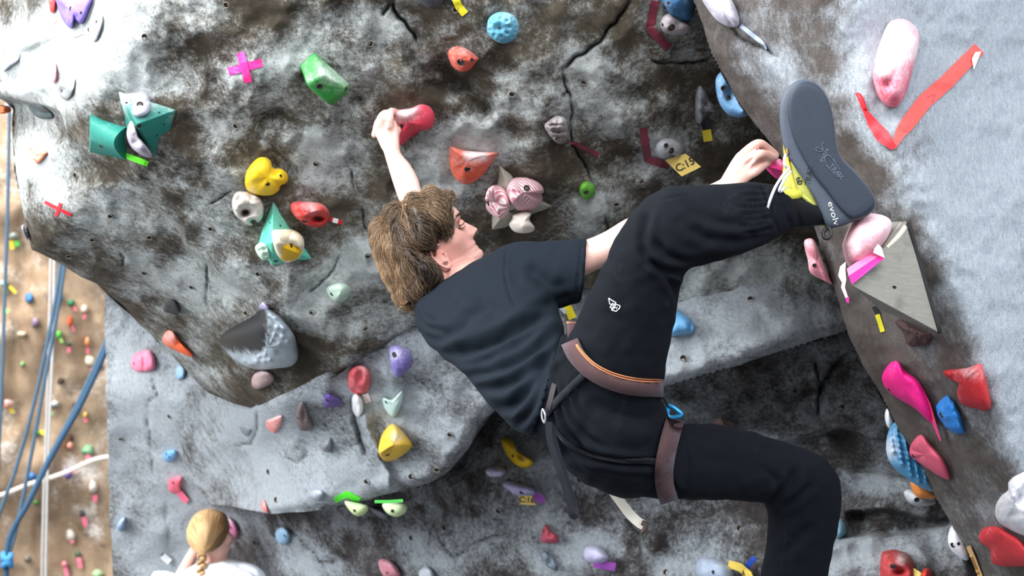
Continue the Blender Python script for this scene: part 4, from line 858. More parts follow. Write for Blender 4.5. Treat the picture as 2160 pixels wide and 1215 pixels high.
# --- harness
harness = empty('climbing_harness', P(1280, 930, 4.02)); tag(harness, 'brown climbing harness with orange stitching worn over black trousers', 'harness')
WEB = cloth_mat('harness_web', (74, 56, 57), 300, sheen=.2); BLK = cloth_mat('strap_black', (30, 32, 36), 500, sheen=.15); STI = plain('orange_stitching', (196, 118, 70), .8)
def band(name, pts, w, off, mat, th=.004, n=14):
    p = catmull(pts, n); T = np.gradient(p, axis=0); T /= np.linalg.norm(T, axis=1)[:, None]; Nn = np.stack([-T[:, 1], T[:, 0]], 1)
    fr = []; bk = []
    for q, nn in zip(p, Nn):
        a = []; b = []
        for s in (-.5, 0, .5):
            xx, yy = q + nn * w * s; h = cast(TR_BVH, xx, yy); k = cast_back(TR_BVH, xx, yy)
            a.append(h[0] if h[0] is not None else None); b.append(k[0] if k[0] is not None else None)
        mid = a[1] or a[0] or a[2]; midb = b[1] or b[0] or b[2]
        if mid is None: continue
        dm = -(CMi @ np.array([*mid, 1]))[2]; db = -(CMi @ np.array([*midb, 1]))[2]
        fr.append([P(*(q + nn * w * s), (dm if v is None else -(CMi @ np.array([*v, 1]))[2]) - off) for s, v in zip((-.5, 0, .5), a)])
        bk.append([P(*(q + nn * w * s), (db if v is None else -(CMi @ np.array([*v, 1]))[2]) + off) for s, v in zip((-.5, 0, .5), b)])
    loop = fr + bk[::-1]; c = sum((r[1] for r in loop), Vector()) / len(loop); V = []; n2 = len(loop)
    for k in (0, th):
        for r in loop:
            for v in r: V.append(tuple(v + (v - c).normalized() * k))
    F = []; b0 = n2 * 3
    for i in range(n2):
        j = (i + 1) % n2
        for s in range(2):
            F.append([i * 3 + s, j * 3 + s, j * 3 + s + 1, i * 3 + s + 1]); F.append([b0 + i * 3 + s, b0 + i * 3 + s + 1, b0 + j * 3 + s + 1, b0 + j * 3 + s])
        F.append([i * 3, b0 + i * 3, b0 + j * 3, j * 3]); F.append([i * 3 + 2, j * 3 + 2, b0 + j * 3 + 2, b0 + i * 3 + 2])
    o = mk(name, V, F, mat, harness); return o, V
ll, llV = band('leg_loop', [(1203, 722), (1218, 752), (1248, 782), (1290, 804), (1340, 816), (1396, 818)], 36, .007, WEB)
b2 = BVHTree.FromPolygons([tuple(v) for v in llV], [list(p.vertices) for p in ll.data.polygons])
for dy in (-17, -12):
    strip_px([(1208 + dy * -.4, 730 + dy * .55), (1224, 754 + dy), (1252, 782 + dy), (1292, 803 + dy), (1340, 815 + dy), (1392, 818 + dy)], 2.4, b2, .0012, STI, 'orange_seam', ll, sub=8)
l2, l2V = band('leg_loop', [(1424, 888), (1412, 930), (1402, 980), (1402, 1020), (1412, 1056)], 38, .012, WEB)
strip_px([(1252, 770), (1215, 806), (1180, 840), (1152, 872)], 15, TR_BVH, .010, BLK, 'riser_strap', harness)
strip_px([(1160, 890), (1190, 930), (1240, 958), (1310, 972), (1370, 972), (1402, 977), (1424, 978)], 12, TR_BVH, .012, BLK, 'riser_strap', harness, ws=[8, 8, 7, 9, 13, 13, 13])
V, F = loft([(1170, 770, 1138, 896, 4.02, .122), (1180, 775, 1147, 900, 4.015, .122)], 8, 40, 2.2, True); mk('waist_belt', V, F, plain('belt_mesh', (44, 38, 42), .8, .4, 300), harness)
V, F = loft([(1195, 676, 1219, 678, 3.985, .010), (1197, 700, 1218, 700, 3.98, .012), (1197, 716, 1216, 716, 3.985, .010)], 16, 20, 3); mk('belt_keeper', V, F, WEB, harness)
V, F = loft([(1194.5, 679, 1219.5, 681, 3.985, .0112), (1194.5, 682, 1219.5, 684, 3.985, .0115)], 4, 20, 3); mk('orange_seam', V, F, STI, harness)
V, F = sweep([tuple(P(*p)) for p in [(1145, 862, 3.875), (1150, 876, 3.87), (1149, 892, 3.872), (1144, 884, 3.874), (1143, 870, 3.876), (1145, 862, 3.875)]], .0022, 8, True, 4); mk('buckle', V, F, plain('buckle_metal', (170, 172, 176), .3, metal=.9), harness)
def ribbon(name, pts, w, mat, parent, th=.0016, sub=6, wdir=None):
    """free strap: (px, py, depth) path, width in metres across the image plane"""
    q = np.array([P(*p) for p in pts]); q = catmull(q, (len(q) - 1) * sub + 1); T = np.gradient(q, axis=0); T /= np.linalg.norm(T, axis=1)[:, None]
    f = np.array(FWD); V = []
    for a, t in zip(q, T):
        s = np.cross(t, f) if wdir is None else np.array(wdir); s = s / (np.linalg.norm(s) + 1e-9); nn = np.cross(s, t)
        for u, v in ((-.5, -.5), (.5, -.5), (.5, .5), (-.5, .5)): V.append(a + s * w * u + nn * th * v)
    F = ringfaces(len(q), 4, True); return mk(name, V, F, mat, parent, False)
ribbon('haul_loop', [(1157, 890, 3.87), (1160, 930, 3.865), (1178, 985, 3.86), (1192, 1030, 3.86), (1202, 1065, 3.86), (1206, 1086, 3.862), (1214, 1088, 3.872), (1214, 1070, 3.88), (1204, 1040, 3.88), (1186, 985, 3.88), (1168, 925, 3.88), (1160, 895, 3.88)], .0125, BLK, harness, .003)
cs = ribbon('cream_strap', [(1285, 1025, 4.10), (1303, 1050, 4.09), (1325, 1080, 4.085), (1345, 1100, 4.08), (1358, 1108, 4.08)], .021, plain('strap_cream', (196, 192, 180), .8), harness, .003)
V, F = sweep([tuple(P(*p)) for p in [(1354, 1102, 4.08), (1362, 1106, 4.078), (1360, 1116, 4.078), (1355, 1122, 4.078), (1354, 1128, 4.08)]], [.006, .0065, .006, .005, .003], 8, True, 4); mk('strap_end', V, F, plain('strap_tip_brown', (60, 44, 40), .7), harness)
# carabiner on the gear loop
cb = empty('carabiner', P(1422, 868, 4.03)); tag(cb, 'blue metal carabiner hanging at the front of the harness', 'carabiner')
V, F = sweep([tuple(P(*p)) for p in [(1408, 855, 4.03), (1418, 858, 4.025), (1432, 868, 4.02), (1437, 874, 4.02), (1430, 879, 4.022), (1414, 880, 4.028), (1407, 872, 4.03), (1408, 855, 4.03)]], .0046, 10, True, 5); mk('carabiner_body', V, F, plain('anodised_blue', (44, 140, 196), .35, metal=.4), cb)
V, F = sweep([tuple(P(*p)) for p in [(1411, 860, 4.03), (1410, 876, 4.03)]], .003, 8); mk('gate', V, F, plain('anodised_blue', (44, 140, 196), .35), cb)
V, F = sweep([tuple(P(*p)) for p in [(1385, 818, 4.03), (1396, 834, 4.025), (1406, 850, 4.025), (1410, 860, 4.028)]], .0028, 8, True, 5); mk('gear_loop', V, F, BLK, harness)
# ------------------------------------------------------------------ climbing holds, volumes, tape
def set_chalk(ob, V, spots, base=0.0):
    x, y, d = proj(V); x0, x1, y0, y1 = x.min(), x.max(), y.min(), y.max()
    o = base + .25 * ((y0 + y1) / 2 - y) / max(1, y1 - y0)
    for a in spots: o = o + a[3] * np.exp(-(((x - a[0]) / a[2]) ** 2 + ((y - a[1]) / a[2]) ** 2))
    at = ob.data.attributes.new('chalk', 'FLOAT', 'POINT'); at.data.foreach_set('value', o.astype(np.float32))
HOLE_CACHE = {}
def hole(parent, bvh, x, y, rpx, steel=False, name=None, squash=1.0):
    h = cast(bvh, x, y)
    if h[0] is None: return
    d = (h[0] - CAMP).length; r = rpx / FPX * d; key = (round(r, 4), steel)
    if key not in HOLE_CACHE:
        n = 16; V = []; F = []
        prof = [(1.25, -.15), (1.18, .10), (.98, .10), (.94, -.02), (.55, -.02), (.5, .12), (.28, .12), (.26, -.02), (.0, -.02)] if steel else [(1.2, -.15), (1.1, .06), (.98, .06), (.92, -.03), (.0, -.03)]
        for a, z in prof:
            for i in range(n): V.append((r * a * math.cos(2 * math.pi * i / n), r * a * math.sin(2 * math.pi * i / n), r * z))
        F = ringfaces(len(prof), n, False); me = bpy.data.meshes.new('bolt_hole'); me.from_pydata(V, [], F)
        me.materials.append(plain('hole_lip', (70, 60, 56), .6)); me.materials.append(BLACK); me.materials.append(STEEL)
        for k, p in enumerate(me.polygons):
            ring = k // n; p.material_index = 0 if ring < 2 else (2 if steel and 3 < ring < 6 else 1); p.use_smooth = True
        HOLE_CACHE[key] = me
    o = bpy.data.objects.new(name or ('bolt' if steel else 'bolt_hole'), HOLE_CACHE[key])
    nrm = h[1] if h[1].dot(FWD) < 0 else -h[1]; nrm = (nrm - FWD * .25).normalized()
    link(o, parent, h[0] + nrm * .0006); o.rotation_euler = nrm.to_track_quat('Z', 'Y').to_euler(); o.scale = (1, squash, 1)
    return o
def hold(label, sh, outline, h, rgb, chalk=.4, bolts=(), dents=(), peak=(0, 0), lump=0.0, spots=(), prof=.75, n=44, rings=13, mat=None, name='climbing_hold', group=None, sharp=False, base=None, embed=.012, cat='climbing hold', bumps=()):
    D = base or sh.D
    q = polyline(list(outline) + [outline[0]], n + 1)[:-1] if sharp else catmull(outline, n, True)
    c = np.array([q[:, 0].mean(), q[:, 1].mean()]); d_out = D(q[:, 0], q[:, 1]); dc = float(D(c[0], c[1]))
    V = []
    for k in range(rings):
        t = k / (rings - 1); s = math.cos(t * math.pi / 2) ** prof; f = math.sin(t * math.pi / 2)
        if k == rings - 1: s = .01
        p = c + np.array(peak) * t + (q - c) * s
        d = d_out * s + dc * (1 - s) + (embed if k == 0 else 0) - h * f
        V.append(np.c_[p, d])
    V = np.concatenate(V); x, y = V[:, 0], V[:, 1]; wt = np.clip(np.repeat(np.arange(rings), n) / 3.0, 0, 1)
    if lump: V[:, 2] -= lump * wt * (vnoise(x, y, 13, 77) + .6 * vnoise(x, y, 6, 78))
    for a in dents: V[:, 2] += a[3] * wt * np.exp(-(((x - a[0]) / a[2]) ** 2 + ((y - a[1]) / (a[4] if len(a) > 4 else a[2])) ** 2))
    for a in bumps: V[:, 2] -= a[3] * np.exp(-(((x - a[0]) / a[2]) ** 2 + ((y - a[1]) / a[2]) ** 2)) * wt
    W = PN(x, y, V[:, 2]); F = ringfaces(rings, n, True)
    o = mk(name, W, F, mat or hold_mat(rgb, chalk), None, True, origin=tuple(PN(c[0], c[1], dc)))
    set_chalk(o, W, spots); tag(o, label, cat, group)
    b = BVHTree.FromPolygons(W.tolist(), F); o_b[o.name] = b
    for bb in bolts: hole(o, b, bb[0], bb[1], bb[2], len(bb) > 3)
    return o
o_b = {}
def solid(name, pts, faces, mat, parent=None, bev=.004, label=None, cat=None, D=None, smooth=True, spots=()):
    """faceted body from (px, py, depth) corners, edges rounded"""
    W = np.array([P(p[0], p[1], p[2]) for p in pts]); org = W.mean(0); bm = bmesh.new()
    vs = [bm.verts.new(tuple(w - org)) for w in W]
    for f in faces: bm.faces.new([vs[i] for i in f])
    bmesh.ops.recalc_face_normals(bm, faces=bm.faces)
    if bev: bmesh.ops.bevel(bm, geom=list(bm.edges), offset=bev, segments=3, affect='EDGES', profile=.5, clamp_overlap=True)
    V = np.array([v.co[:] for v in bm.verts]) + org; F = [[v.index for v in f.verts] for f in bm.faces]; bm.verts.index_update()
    F = [[v.index for v in f.verts] for f in bm.faces]; bm.free()
    o = mk(name, V, F, mat, parent, True, origin=tuple(org)); o.data.set_sharp_from_angle(angle=math.radians(38))
    set_chalk(o, V, spots)
    if label: tag(o, label, cat)
    o_b[o.name] = BVHTree.FromPolygons(V.tolist(), F)
    return o
def tape_mat(rgb): return plain('tape_%d_%d_%d' % rgb, rgb, .5, .10, 60, .4)
def tape(label, sh, pts, w, rgb, off=.004, parent=None, name='tape_strip', ws=None, bvh=None, sub=6, group=None):
    b = bvh or sh.bvh
    p = polyline(pts, sub * (len(pts) - 1) + 1) if len(pts) > 2 else np.array(pts, float)
    o = strip_px(p if len(pts) > 2 else pts, w, b, off, tape_mat(rgb), name, parent, th=.003, sub=1 if len(pts) > 2 else sub, ws=ws, smooth=False)
    if label: tag(o, label, 'tape', group)
    return o

M_ = MAIN
# --- main face, upper left
hold('purple hold with two lobes at the top of the white bulge', M_, [(116, -14), (192, -16), (186, 24), (172, 50), (158, 42), (150, 60), (132, 42), (120, 10)], .07, (112, 92, 176), .25, [(149, 18, 4), (171, 27, 3)], [(160, 36, 6, .02)])
hold('pale grey drop-shaped hold right below the purple hold on the bulge', M_, [(214, 30), (217, 48), (208, 78), (198, 88), (186, 72), (183, 58), (198, 44)], .05, (150, 156, 170), .5, [(204, 46, 3.5), (187, 62, 4)])
hold('pale blue-white hold at the far left of the white bulge', M_, [(6, 138), (12, 118), (40, 112), (38, 128), (22, 140), (8, 150)], .05, (170, 186, 206), .55)
hold('grey pitted hold low on the white bulge edge', M_, [(122, 178), (134, 164), (158, 166), (154, 196), (141, 212), (126, 200)], .05, (118, 122, 124), .3, [(131, 192, 4)], [(132, 192, 7, .03), (150, 180, 5, .015)], lump=.006)
hold('red hold cut by the top edge left of the purple hold', M_, [(104, -10), (118, -12), (116, 22), (108, 26), (104, 14)], .04, (214, 52, 52), .2)
tape('pale red tape piece under the small red hold', M_, [(99, 34), (116, 48)], 12, (236, 132, 122))
tape('faded pink tape under the purple hold', M_, [(153, 74), (174, 66)], 12, (222, 176, 214))
hold('flat pink hold half hidden in the gully of the white bulge', M_, [(108, 150), (117, 132), (120, 160), (116, 174), (108, 168)], .03, (226, 140, 146), .4)
hold('dark teal grey hold tucked under the white bulge', M_, [(60, 222), (88, 222), (111, 240), (108, 250), (86, 250), (70, 240)], .05, (62, 76, 78), .2)
hold('orange hold peeking from the dark cleft at the left edge', M_, [(-8, 222), (16, 224), (24, 234), (8, 240), (-8, 236)], .04, (214, 112, 66), .1)
hold('salmon orange hold on the left edge above the red cross', M_, [(60, 313), (74, 304), (98, 318), (96, 328), (80, 345), (69, 334)], .05, (224, 120, 86), .4, [(65, 315, 2.5)], [(80, 328, 5, .02)])
hold('small grey hold on the outer edge of the left facet', M_, [(45, 478), (53, 474), (60, 492), (59, 506), (50, 494)], .05, (120, 122, 132), .3)

# teal volumes
TEAL_D = hold_mat((22, 112, 100), .05); TEAL_L = hold_mat((128, 196, 190), .35)
def dm(x, y, h): return (x, y, float(MAIN.D(x, y)) - h)
N_ = 14; pts = []; fs = []
for k in range(N_):
    a = math.pi * k / (N_ - 1)
    pts.append(dm(188 + 4 * math.sin(a), 232 + (330 - 232) * k / (N_ - 1), -.02 + .075 * math.sin(a)))
for k in range(N_):
    a = math.pi * k / (N_ - 1)
    x1 = 274 - 34 * max(0, math.sin(a)) ** .8; pts.append(dm(x1, 264 + (341 - 264) * k / (N_ - 1), -.02 + .12 * math.sin(a)))
fs = [[k, k + 1, N_ + k + 1, N_ + k] for k in range(N_ - 1)] + [list(range(N_))[::-1], [N_ + k for k in range(N_)], [0, N_, 2 * N_ - 1, N_ - 1]]
ob = solid('wall_volume', pts, fs, TEAL_D, bev=0, label='dark teal half-cylinder volume beside the teal triangular volume', cat='climbing volume'); hole(ob, o_b[ob.name], 213, 308, 4)
pts = [dm(250, 192, .0), dm(371, 232, .02), dm(338, 346, -.01), (288, 262, float(MAIN.D(288, 262)) - .13), dm(250, 192, -.08), dm(371, 232, -.06), dm(338, 346, -.08), dm(268, 300, -.05)]
ob = solid('wall_volume', pts, [[0, 1, 3], [3, 1, 2], [0, 3, 7], [3, 2, 7], [0, 4, 5, 1], [1, 5, 6, 2], [7, 6, 4], [4, 6, 5], [0, 7, 4], [7, 2, 6]], hold_mat((20, 104, 94), .08), bev=.003, label='teal triangular pyramid volume with a grey hold on its pale top face', cat='climbing volume', spots=[(300, 215, 32, .75), (262, 206, 26, .7), (340, 226, 24, .7)])
for q in ((293, 265, 5), (345, 262, 2.2), (331, 285, 2.2), (337, 308, 2.2), (267, 217, 2.2), (336, 238, 2.2)): hole(ob, o_b[ob.name], *q)
vb = o_b[ob.name]
def onb(b, ref=4.6):
    def f(x, y):
        x = np.atleast_1d(np.asarray(x, float)); y = np.atleast_1d(np.asarray(y, float)); o = []; last = ref
        for a, c in zip(x.ravel(), y.ravel()):
            h = cast(b, a, c)
            if h[0] is not None: last = -(CMi @ np.array([*h[0], 1]))[2]
            o.append(last)
        return np.array(o).reshape(x.shape) if x.size > 1 else o[0]
    return f
hold('pale lilac grey round hold bolted on the teal pyramid volume', None, [(268, 200), (290, 196), (312, 202), (318, 222), (312, 240), (292, 247), (279, 238), (280, 216)], .045, (172, 170, 190), .5, [(295, 220, 6, 1)], base=onb(vb))
hold('long lilac grey finger hold hanging from the teal pyramid volume', None, [(276, 253), (285, 262), (290, 285), (302, 300), (320, 326), (314, 333), (290, 322), (274, 306), (267, 280)], .06, (150, 142, 156), .35, [], [(284, 300, 6, .02)], base=lambda x, y: MAIN.D(x, y) - .05, bumps=[(278, 278, 8, .02), (296, 312, 9, .02)])
tape('bright green tape under the lilac finger hold', M_, [(265, 328), (312, 346)], 12, (96, 224, 40))
# crosses
for lab, c, segs, w, col in (('hot pink tape cross left of the green block', (517, 143), [((482, 151), (553, 132)), ((507, 111), (524, 174))], 17, (232, 42, 130)), ('red tape cross on the lower left facet', (122, 440), [((94, 426), (150, 454)), ((128, 428), (118, 456))], 7, (198, 22, 40))):
    e = empty('tape_cross', P(*c, float(MAIN.D(*c)) - .004)); tag(e, lab, 'tape')
    for k, s in enumerate(segs): tape(None, M_, s, w, col, off=.004 + .002 * k, parent=e)
# green block
g = lambda x, y, h: dm(x, y, h)
ob = solid('climbing_hold', [g(633, 138, .02), g(663, 110, .02), g(738, 178, .02), g(734, 196, .03), g(698, 224, .02), g(648, 178, .085), g(684, 158, .1), g(650, 184, .03), g(730, 186, .06), g(690, 218, .06),
    g(633, 138, -.03), g(663, 110, -.03), g(738, 178, -.03), g(734, 196, -.03), g(698, 224, -.03), g(640, 172, -.03)],
    [[0, 1, 6, 5], [1, 2, 8, 6], [5, 6, 8, 9], [8, 3, 4, 9], [2, 3, 8], [0, 5, 7], [5, 9, 4, 7], [0, 10, 11, 1], [1, 11, 12, 2], [2, 12, 13, 3], [3, 13, 14, 4], [4, 14, 15, 7], [7, 15, 10, 0], [10, 15, 14, 13, 12, 11]],
    hold_mat((38, 128, 52), .12), bev=.007, label='green rounded block hold with white chalk on its top edge', cat='climbing hold', spots=[(695, 145, 28, .9), (720, 170, 20, .7), (655, 165, 12, .5)])
hole(ob, o_b[ob.name], 674, 182, 6); hole(ob, o_b[ob.name], 729, 187, 4)
hold('orange red teardrop hold with two holes near the top centre', M_, [(945, 108), (960, 98), (984, 102), (1009, 122), (1004, 132), (990, 148), (972, 151), (956, 142), (947, 124)], .06, (196, 72, 48), .35, [(972, 131, 7.5), (995, 126, 3.5)], peak=(-4, 2))
ob = hold('light blue dome hold covered in round dimples', M_, [(1027, 58), (1032, 38), (1050, 26), (1076, 28), (1092, 44), (1094, 64), (1084, 84), (1062, 92), (1042, 84), (1030, 72)], .07, (88, 158, 184), .3, [(1053, 59, 7, 1)], [(1053, 59, 11, .012)] + [(1053 + 21 * math.cos(a), 57 + 20 * math.sin(a), 4, .010) for a in np.linspace(0, 6.28, 10)[:-1]] + [(1058 + 31 * math.cos(a), 58 + 28 * math.sin(a), 2.6, .007) for a in np.linspace(0, 6.28, 18)[:-1]], peak=(-6, 0), n=110, rings=40)
# the jug in the left hand
hold('pink red jug hold gripped by the climber at the top left', M_, [(824, 240), (835, 233), (868, 228), (888, 220), (908, 226), (918, 246), (912, 268), (898, 274), (878, 278), (862, 294), (848, 306), (838, 304), (836, 280), (826, 262)], .075, (212, 62, 84), .15, [(851, 265, 6)], spots=[(848, 242, 22, .85), (876, 240, 14, .3)], peak=(-8, -4))
hold('orange shield hold with a pointed right corner above the striped holds', M_, [(949, 312), (955, 309), (985, 318), (1046, 322), (1050, 326), (1034, 350), (1012, 376), (988, 388), (968, 384), (952, 362), (948, 335)], .06, (206, 82, 52), .3, [(986, 356, 6), (971, 381, 2)], spots=[(990, 328, 18, .6), (1020, 332, 14, .5)], peak=(-6, -2), prof=.6)
# grey wooden star volume with striped holds
PLY = plain('volume_grey_ply', (150, 146, 134), .7, .14, 30)
pts = [dm(1049, 336, -.02), dm(1184, 437, -.02), dm(1030, 496, -.02), (1082, 425, float(MAIN.D(1082, 425)) - .10), dm(1049, 336, -.08), dm(1184, 437, -.08), dm(1030, 496, -.08)]
vol = solid('wall_volume', pts, [[0, 1, 3], [1, 2, 3], [2, 0, 3], [0, 4, 5, 1], [1, 5, 6, 2], [2, 6, 4, 0], [4, 6, 5]], PLY, bev=.002, label='grey three-sided wooden volume carrying pink striped holds', cat='climbing volume')
hole(vol, o_b[vol.name], 1080, 444, 5.5, True)
def stripe_mat():
    m, nt, b = nodes('striped_resin'); tc = nt.nodes.new('ShaderNodeTexCoord').outputs['Object']
    wv = nt.nodes.new('ShaderNodeTexWave'); wv.wave_type = 'BANDS'; wv.bands_direction = 'DIAGONAL'; wv.inputs['Scale'].default_value = 40; wv.inputs['Distortion'].default_value = 2.2; wv.inputs['Detail'].default_value = 2
    nt.links.new(tc, wv.inputs['Vector']); at = nt.nodes.new('ShaderNodeAttribute'); at.attribute_name = 'chalk'
    f = maprange(nt, math_(nt, 'ADD', wv.outputs['Fac'], math_(nt, 'MULTIPLY', at.outputs['Fac'], .5)), .2, .9)
    nt.links.new(mixc(nt, f, lin((210, 130, 144)), lin((230, 214, 214))), b.inputs['Base Color']); b.inputs['Roughness'].default_value = .55
    bump(nt, b, wv.outputs['Fac'], .6, .006); return m
STR = stripe_mat(); bv_ = onb(o_b[vol.name], 4.8)
hold('pink and white striped dome hold, larger of two on the grey volume', None, [(1070, 396), (1084, 376), (1112, 372), (1140, 386), (1148, 408), (1140, 430), (1118, 446), (1096, 446), (1080, 430), (1070, 412)], .07, (220, 120, 140), .4, [(1111, 397, 6, 1)], base=bv_, mat=STR, peak=(-4, -4))
hold('pink and white striped oval hold, smaller of two on the grey volume', None, [(1023, 420), (1030, 398), (1048, 390), (1066, 402), (1076, 430), (1072, 450), (1056, 462), (1036, 452), (1024, 438)], .06, (220, 120, 140), .4, [(1031, 429, 4.5)], base=bv_, mat=STR, peak=(-3, 0))
hold('cream mushroom-shaped knob hold under the striped holds', None, [(1082, 452), (1104, 446), (1120, 450), (1117, 464), (1127, 478), (1124, 488), (1104, 492), (1084, 488), (1074, 474), (1080, 462)], .05, (216, 204, 192), .3, [], base=lambda x, y: MAIN.D(x, y) - .045, bumps=[(1102, 482, 16, .02)])
hold('small bright green round hold left of the raised thigh', M_, [(1222, 398), (1228, 386), (1240, 382), (1254, 392), (1256, 408), (1246, 419), (1232, 420), (1224, 410)], .045, (86, 150, 44), .1, [(1236, 405, 5)])
hold('grey layered rock-like hold on the long crack', M_, [(1148, 266), (1158, 254), (1176, 244), (1194, 252), (1198, 278), (1200, 294), (1184, 304), (1170, 298), (1158, 284)], .06, (112, 100, 100), .45, [(1174, 293, 4)], [(1170, 264, 22, .014, 2.5), (1174, 278, 22, .016, 2.5), (1180, 290, 18, .014, 2.5)], lump=.008, n=70, rings=26)
MARO = (104, 34, 50)
tape('maroon tape strip pointing right from the layered rock hold', M_, [(1205, 299), (1262, 327)], 10, MARO)
tape('maroon bent tape left of the grey saddle hold with the C15 tag', M_, [(1357, 270), (1366, 336), (1412, 350)], 17, MARO)
tape('maroon bent tape at the top beside the blue hold', M_, [(1382, 2), (1371, 62), (1412, 102)], 18, MARO)
hold('grey saddle hold with two holes above the C15 tag', M_, [(1380, 318), (1388, 300), (1410, 292), (1436, 300), (1445, 318), (1434, 334), (1418, 326), (1404, 334), (1388, 330)], .055, (140, 142, 148), .45, [(1405, 307, 4.5), (1416, 318, 6, 1)])
def sign(label, quad, sh, text, tx, ty, hgt, ang, d_off=.012):
    dd = min(float(sh.D(x, y)) for x, y in quad) - d_off; q = [P(x, y, dd) for x, y in quad]; n = (q[1] - q[0]).cross(q[3] - q[0]).normalized(); n = n if n.dot(FWD) < 0 else -n
    V = [tuple(v) for v in q] + [tuple(v - n * .003) for v in q]; F = [[0, 1, 2, 3], [7, 6, 5, 4]] + [[i, (i + 1) % 4, (i + 1) % 4 + 4, i + 4] for i in range(4)]
    o = mk('route_tag', V, F, plain('tag_yellow', (214, 184, 96), .5, .08), None, False); tag(o, label, 'tag')
    b = BVHTree.FromPolygons(V, F); text_px(text, tx, ty, hgt, ang, b, .0012, plain('tag_black_print', (22, 20, 18), .6), o, sx=1.0, bold=.018); return o
sign('yellow route tag reading C:15 under the grey saddle hold', [(1403, 338), (1438, 372), (1479, 352), (1446, 324)], M_, 'C:15', 1445, 348, 16, 27, .02)
hold('deep blue hold cut by the top edge above the grey saddle knob', M_, [(1394, -14), (1460, -16), (1462, 30), (1448, 45), (1424, 40), (1404, 18)], .07, (54, 100, 140), .25, [(1401, 12, 6), (1410, 6, 3)], lump=.004)
hold('lilac grey knob hold with a steel bolt under the deep blue hold', M_, [(1392, 50), (1402, 32), (1418, 28), (1440, 42), (1458, 56), (1448, 70), (1420, 74), (1400, 68)], .055, (150, 142, 146), .35, [(1416, 58, 7, 1), (1398, 52, 3)], [(1432, 52, 7, .012)])
hold('dark grey hold cut by the top edge beside yellow tape', M_, [(868, -16), (936, -16), (930, 8), (910, 18), (890, 8)], .06, (58, 64, 74), .25)
tape('yellow and black tape at the top edge, yellow end', M_, [(960, -4), (968, 14), (981, 30)], 16, (232, 214, 40)); tape('black tape at the top edge leading to the yellow piece', M_, [(940, -10), (955, 4)], 14, (28, 28, 30))
hold('grey horn-shaped hold above black and yellow tape', M_, [(1467, 200), (1476, 180), (1488, 190), (1498, 212), (1511, 226), (1508, 236), (1492, 236), (1484, 250), (1476, 262), (1466, 250)], .06, (118, 122, 128), .35, [], [(1490, 218, 8, .03), (1486, 236, 6, .03)], lump=.004)
tape('black tape under the grey horn hold', M_, [(1486, 250), (1492, 276)], 19, (24, 25, 28)); tape('yellow tape under the black tape of the grey horn hold', M_, [(1490, 274), (1494, 298)], 19, (222, 200, 40), off=.005)
# yellow and neighbours
hold('bright yellow two-lobed hold above the teal triangle volume', M_, [(516, 386), (522, 358), (540, 336), (556, 331), (570, 338), (576, 354), (594, 356), (607, 368), (606, 384), (592, 392), (588, 402), (572, 412), (545, 412), (524, 404)], .075, (226, 186, 28), .1, [(565, 387, 5), (592, 371, 3)], [(580, 362, 8, .02)], spots=[(535, 400, 16, .5)])
hold('pale faceted skull-like hold with dark pockets under the yellow hold', M_, [(489, 426), (498, 406), (520, 404), (546, 416), (556, 436), (552, 462), (530, 476), (510, 466), (494, 450)], .065, (190, 180, 170), .35, [], [(519, 447, 13, .085, 9), (534, 466, 9, .06, 6), (503, 418, 8, .014), (530, 418, 8, .014), (546, 436, 6, .014)], lump=.009, n=70, rings=26)
hold('red pocketed hold with a striped tape at its right', M_, [(612, 432), (624, 425), (660, 426), (682, 432), (695, 448), (692, 468), (674, 480), (650, 476), (628, 462), (614, 446)], .07, (196, 50, 46), .25, [(642, 466, 5.5)], [(670, 461, 14, .07, 7)], spots=[(650, 438, 20, .3)], n=60, rings=22)
tape('red and white tape right of the red pocketed hold', M_, [(696, 462), (722, 470)], 9, (198, 34, 44)); tape('white tape square on the red tape', M_, [(702, 464), (713, 467)], 10, (226, 224, 222), off=.007)
MINT = hold_mat((92, 186, 160), .2)
pts = [dm(576, 424, .0), dm(658, 546, .01), dm(574, 560, .0), dm(538, 520, -.02), (574, 512, float(MAIN.D(574, 512)) - .12), dm(576, 424, -.06), dm(658, 546, -.06), dm(574, 560, -.06), dm(538, 520, -.08)]
v2 = solid('wall_volume', pts, [[0, 1, 4], [1, 2, 4], [2, 3, 4], [3, 0, 4], [0, 5, 6, 1], [1, 6, 7, 2], [2, 7, 8, 3], [3, 8, 5, 0], [5, 8, 7, 6]], MINT, bev=.003, label='mint green triangular volume below the yellow hold', cat='climbing volume')
for q in ((582, 550, 4), (591, 476, 2.2), (570, 470, 2), (548, 536, 2)): hole(v2, o_b[v2.name], *q)
b2_ = onb(o_b[v2.name], 4.9)
hold('cream ring-shaped hold with a yellow cup on the mint volume', None, [(574, 488), (592, 484), (616, 484), (636, 496), (642, 516), (634, 540), (612, 554), (596, 550), (584, 536), (576, 512)], .07, (232, 222, 190), .2, [], [(613, 524, 17, .055)], base=b2_, n=60, rings=24)
hold('yellow cup hold inside the cream ring', None, [(592, 520), (610, 508), (630, 512), (637, 526), (628, 544), (608, 551), (592, 544)], .02, (214, 170, 16), .05, [(613, 517, 5)], base=lambda x, y: b2_(x, y) - .022)
hold('white mint bubbly hold at the left corner of the mint volume', None, [(538, 522), (548, 512), (562, 514), (570, 528), (568, 544), (556, 549), (544, 538)], .05, (170, 214, 184), .5, [], [(557, 526, 5, .02), (560, 537, 5, .02), (548, 528, 4, .015)], base=lambda x, y: MAIN.D(x, y) - .03)
hold('pale mint round hold in the middle of the lower face', M_, [(688, 610), (698, 602), (716, 597), (734, 602), (738, 620), (728, 634), (708, 636), (694, 626)], .06, (166, 190, 172), .3, [(700, 620, 4)], peak=(6, -2))
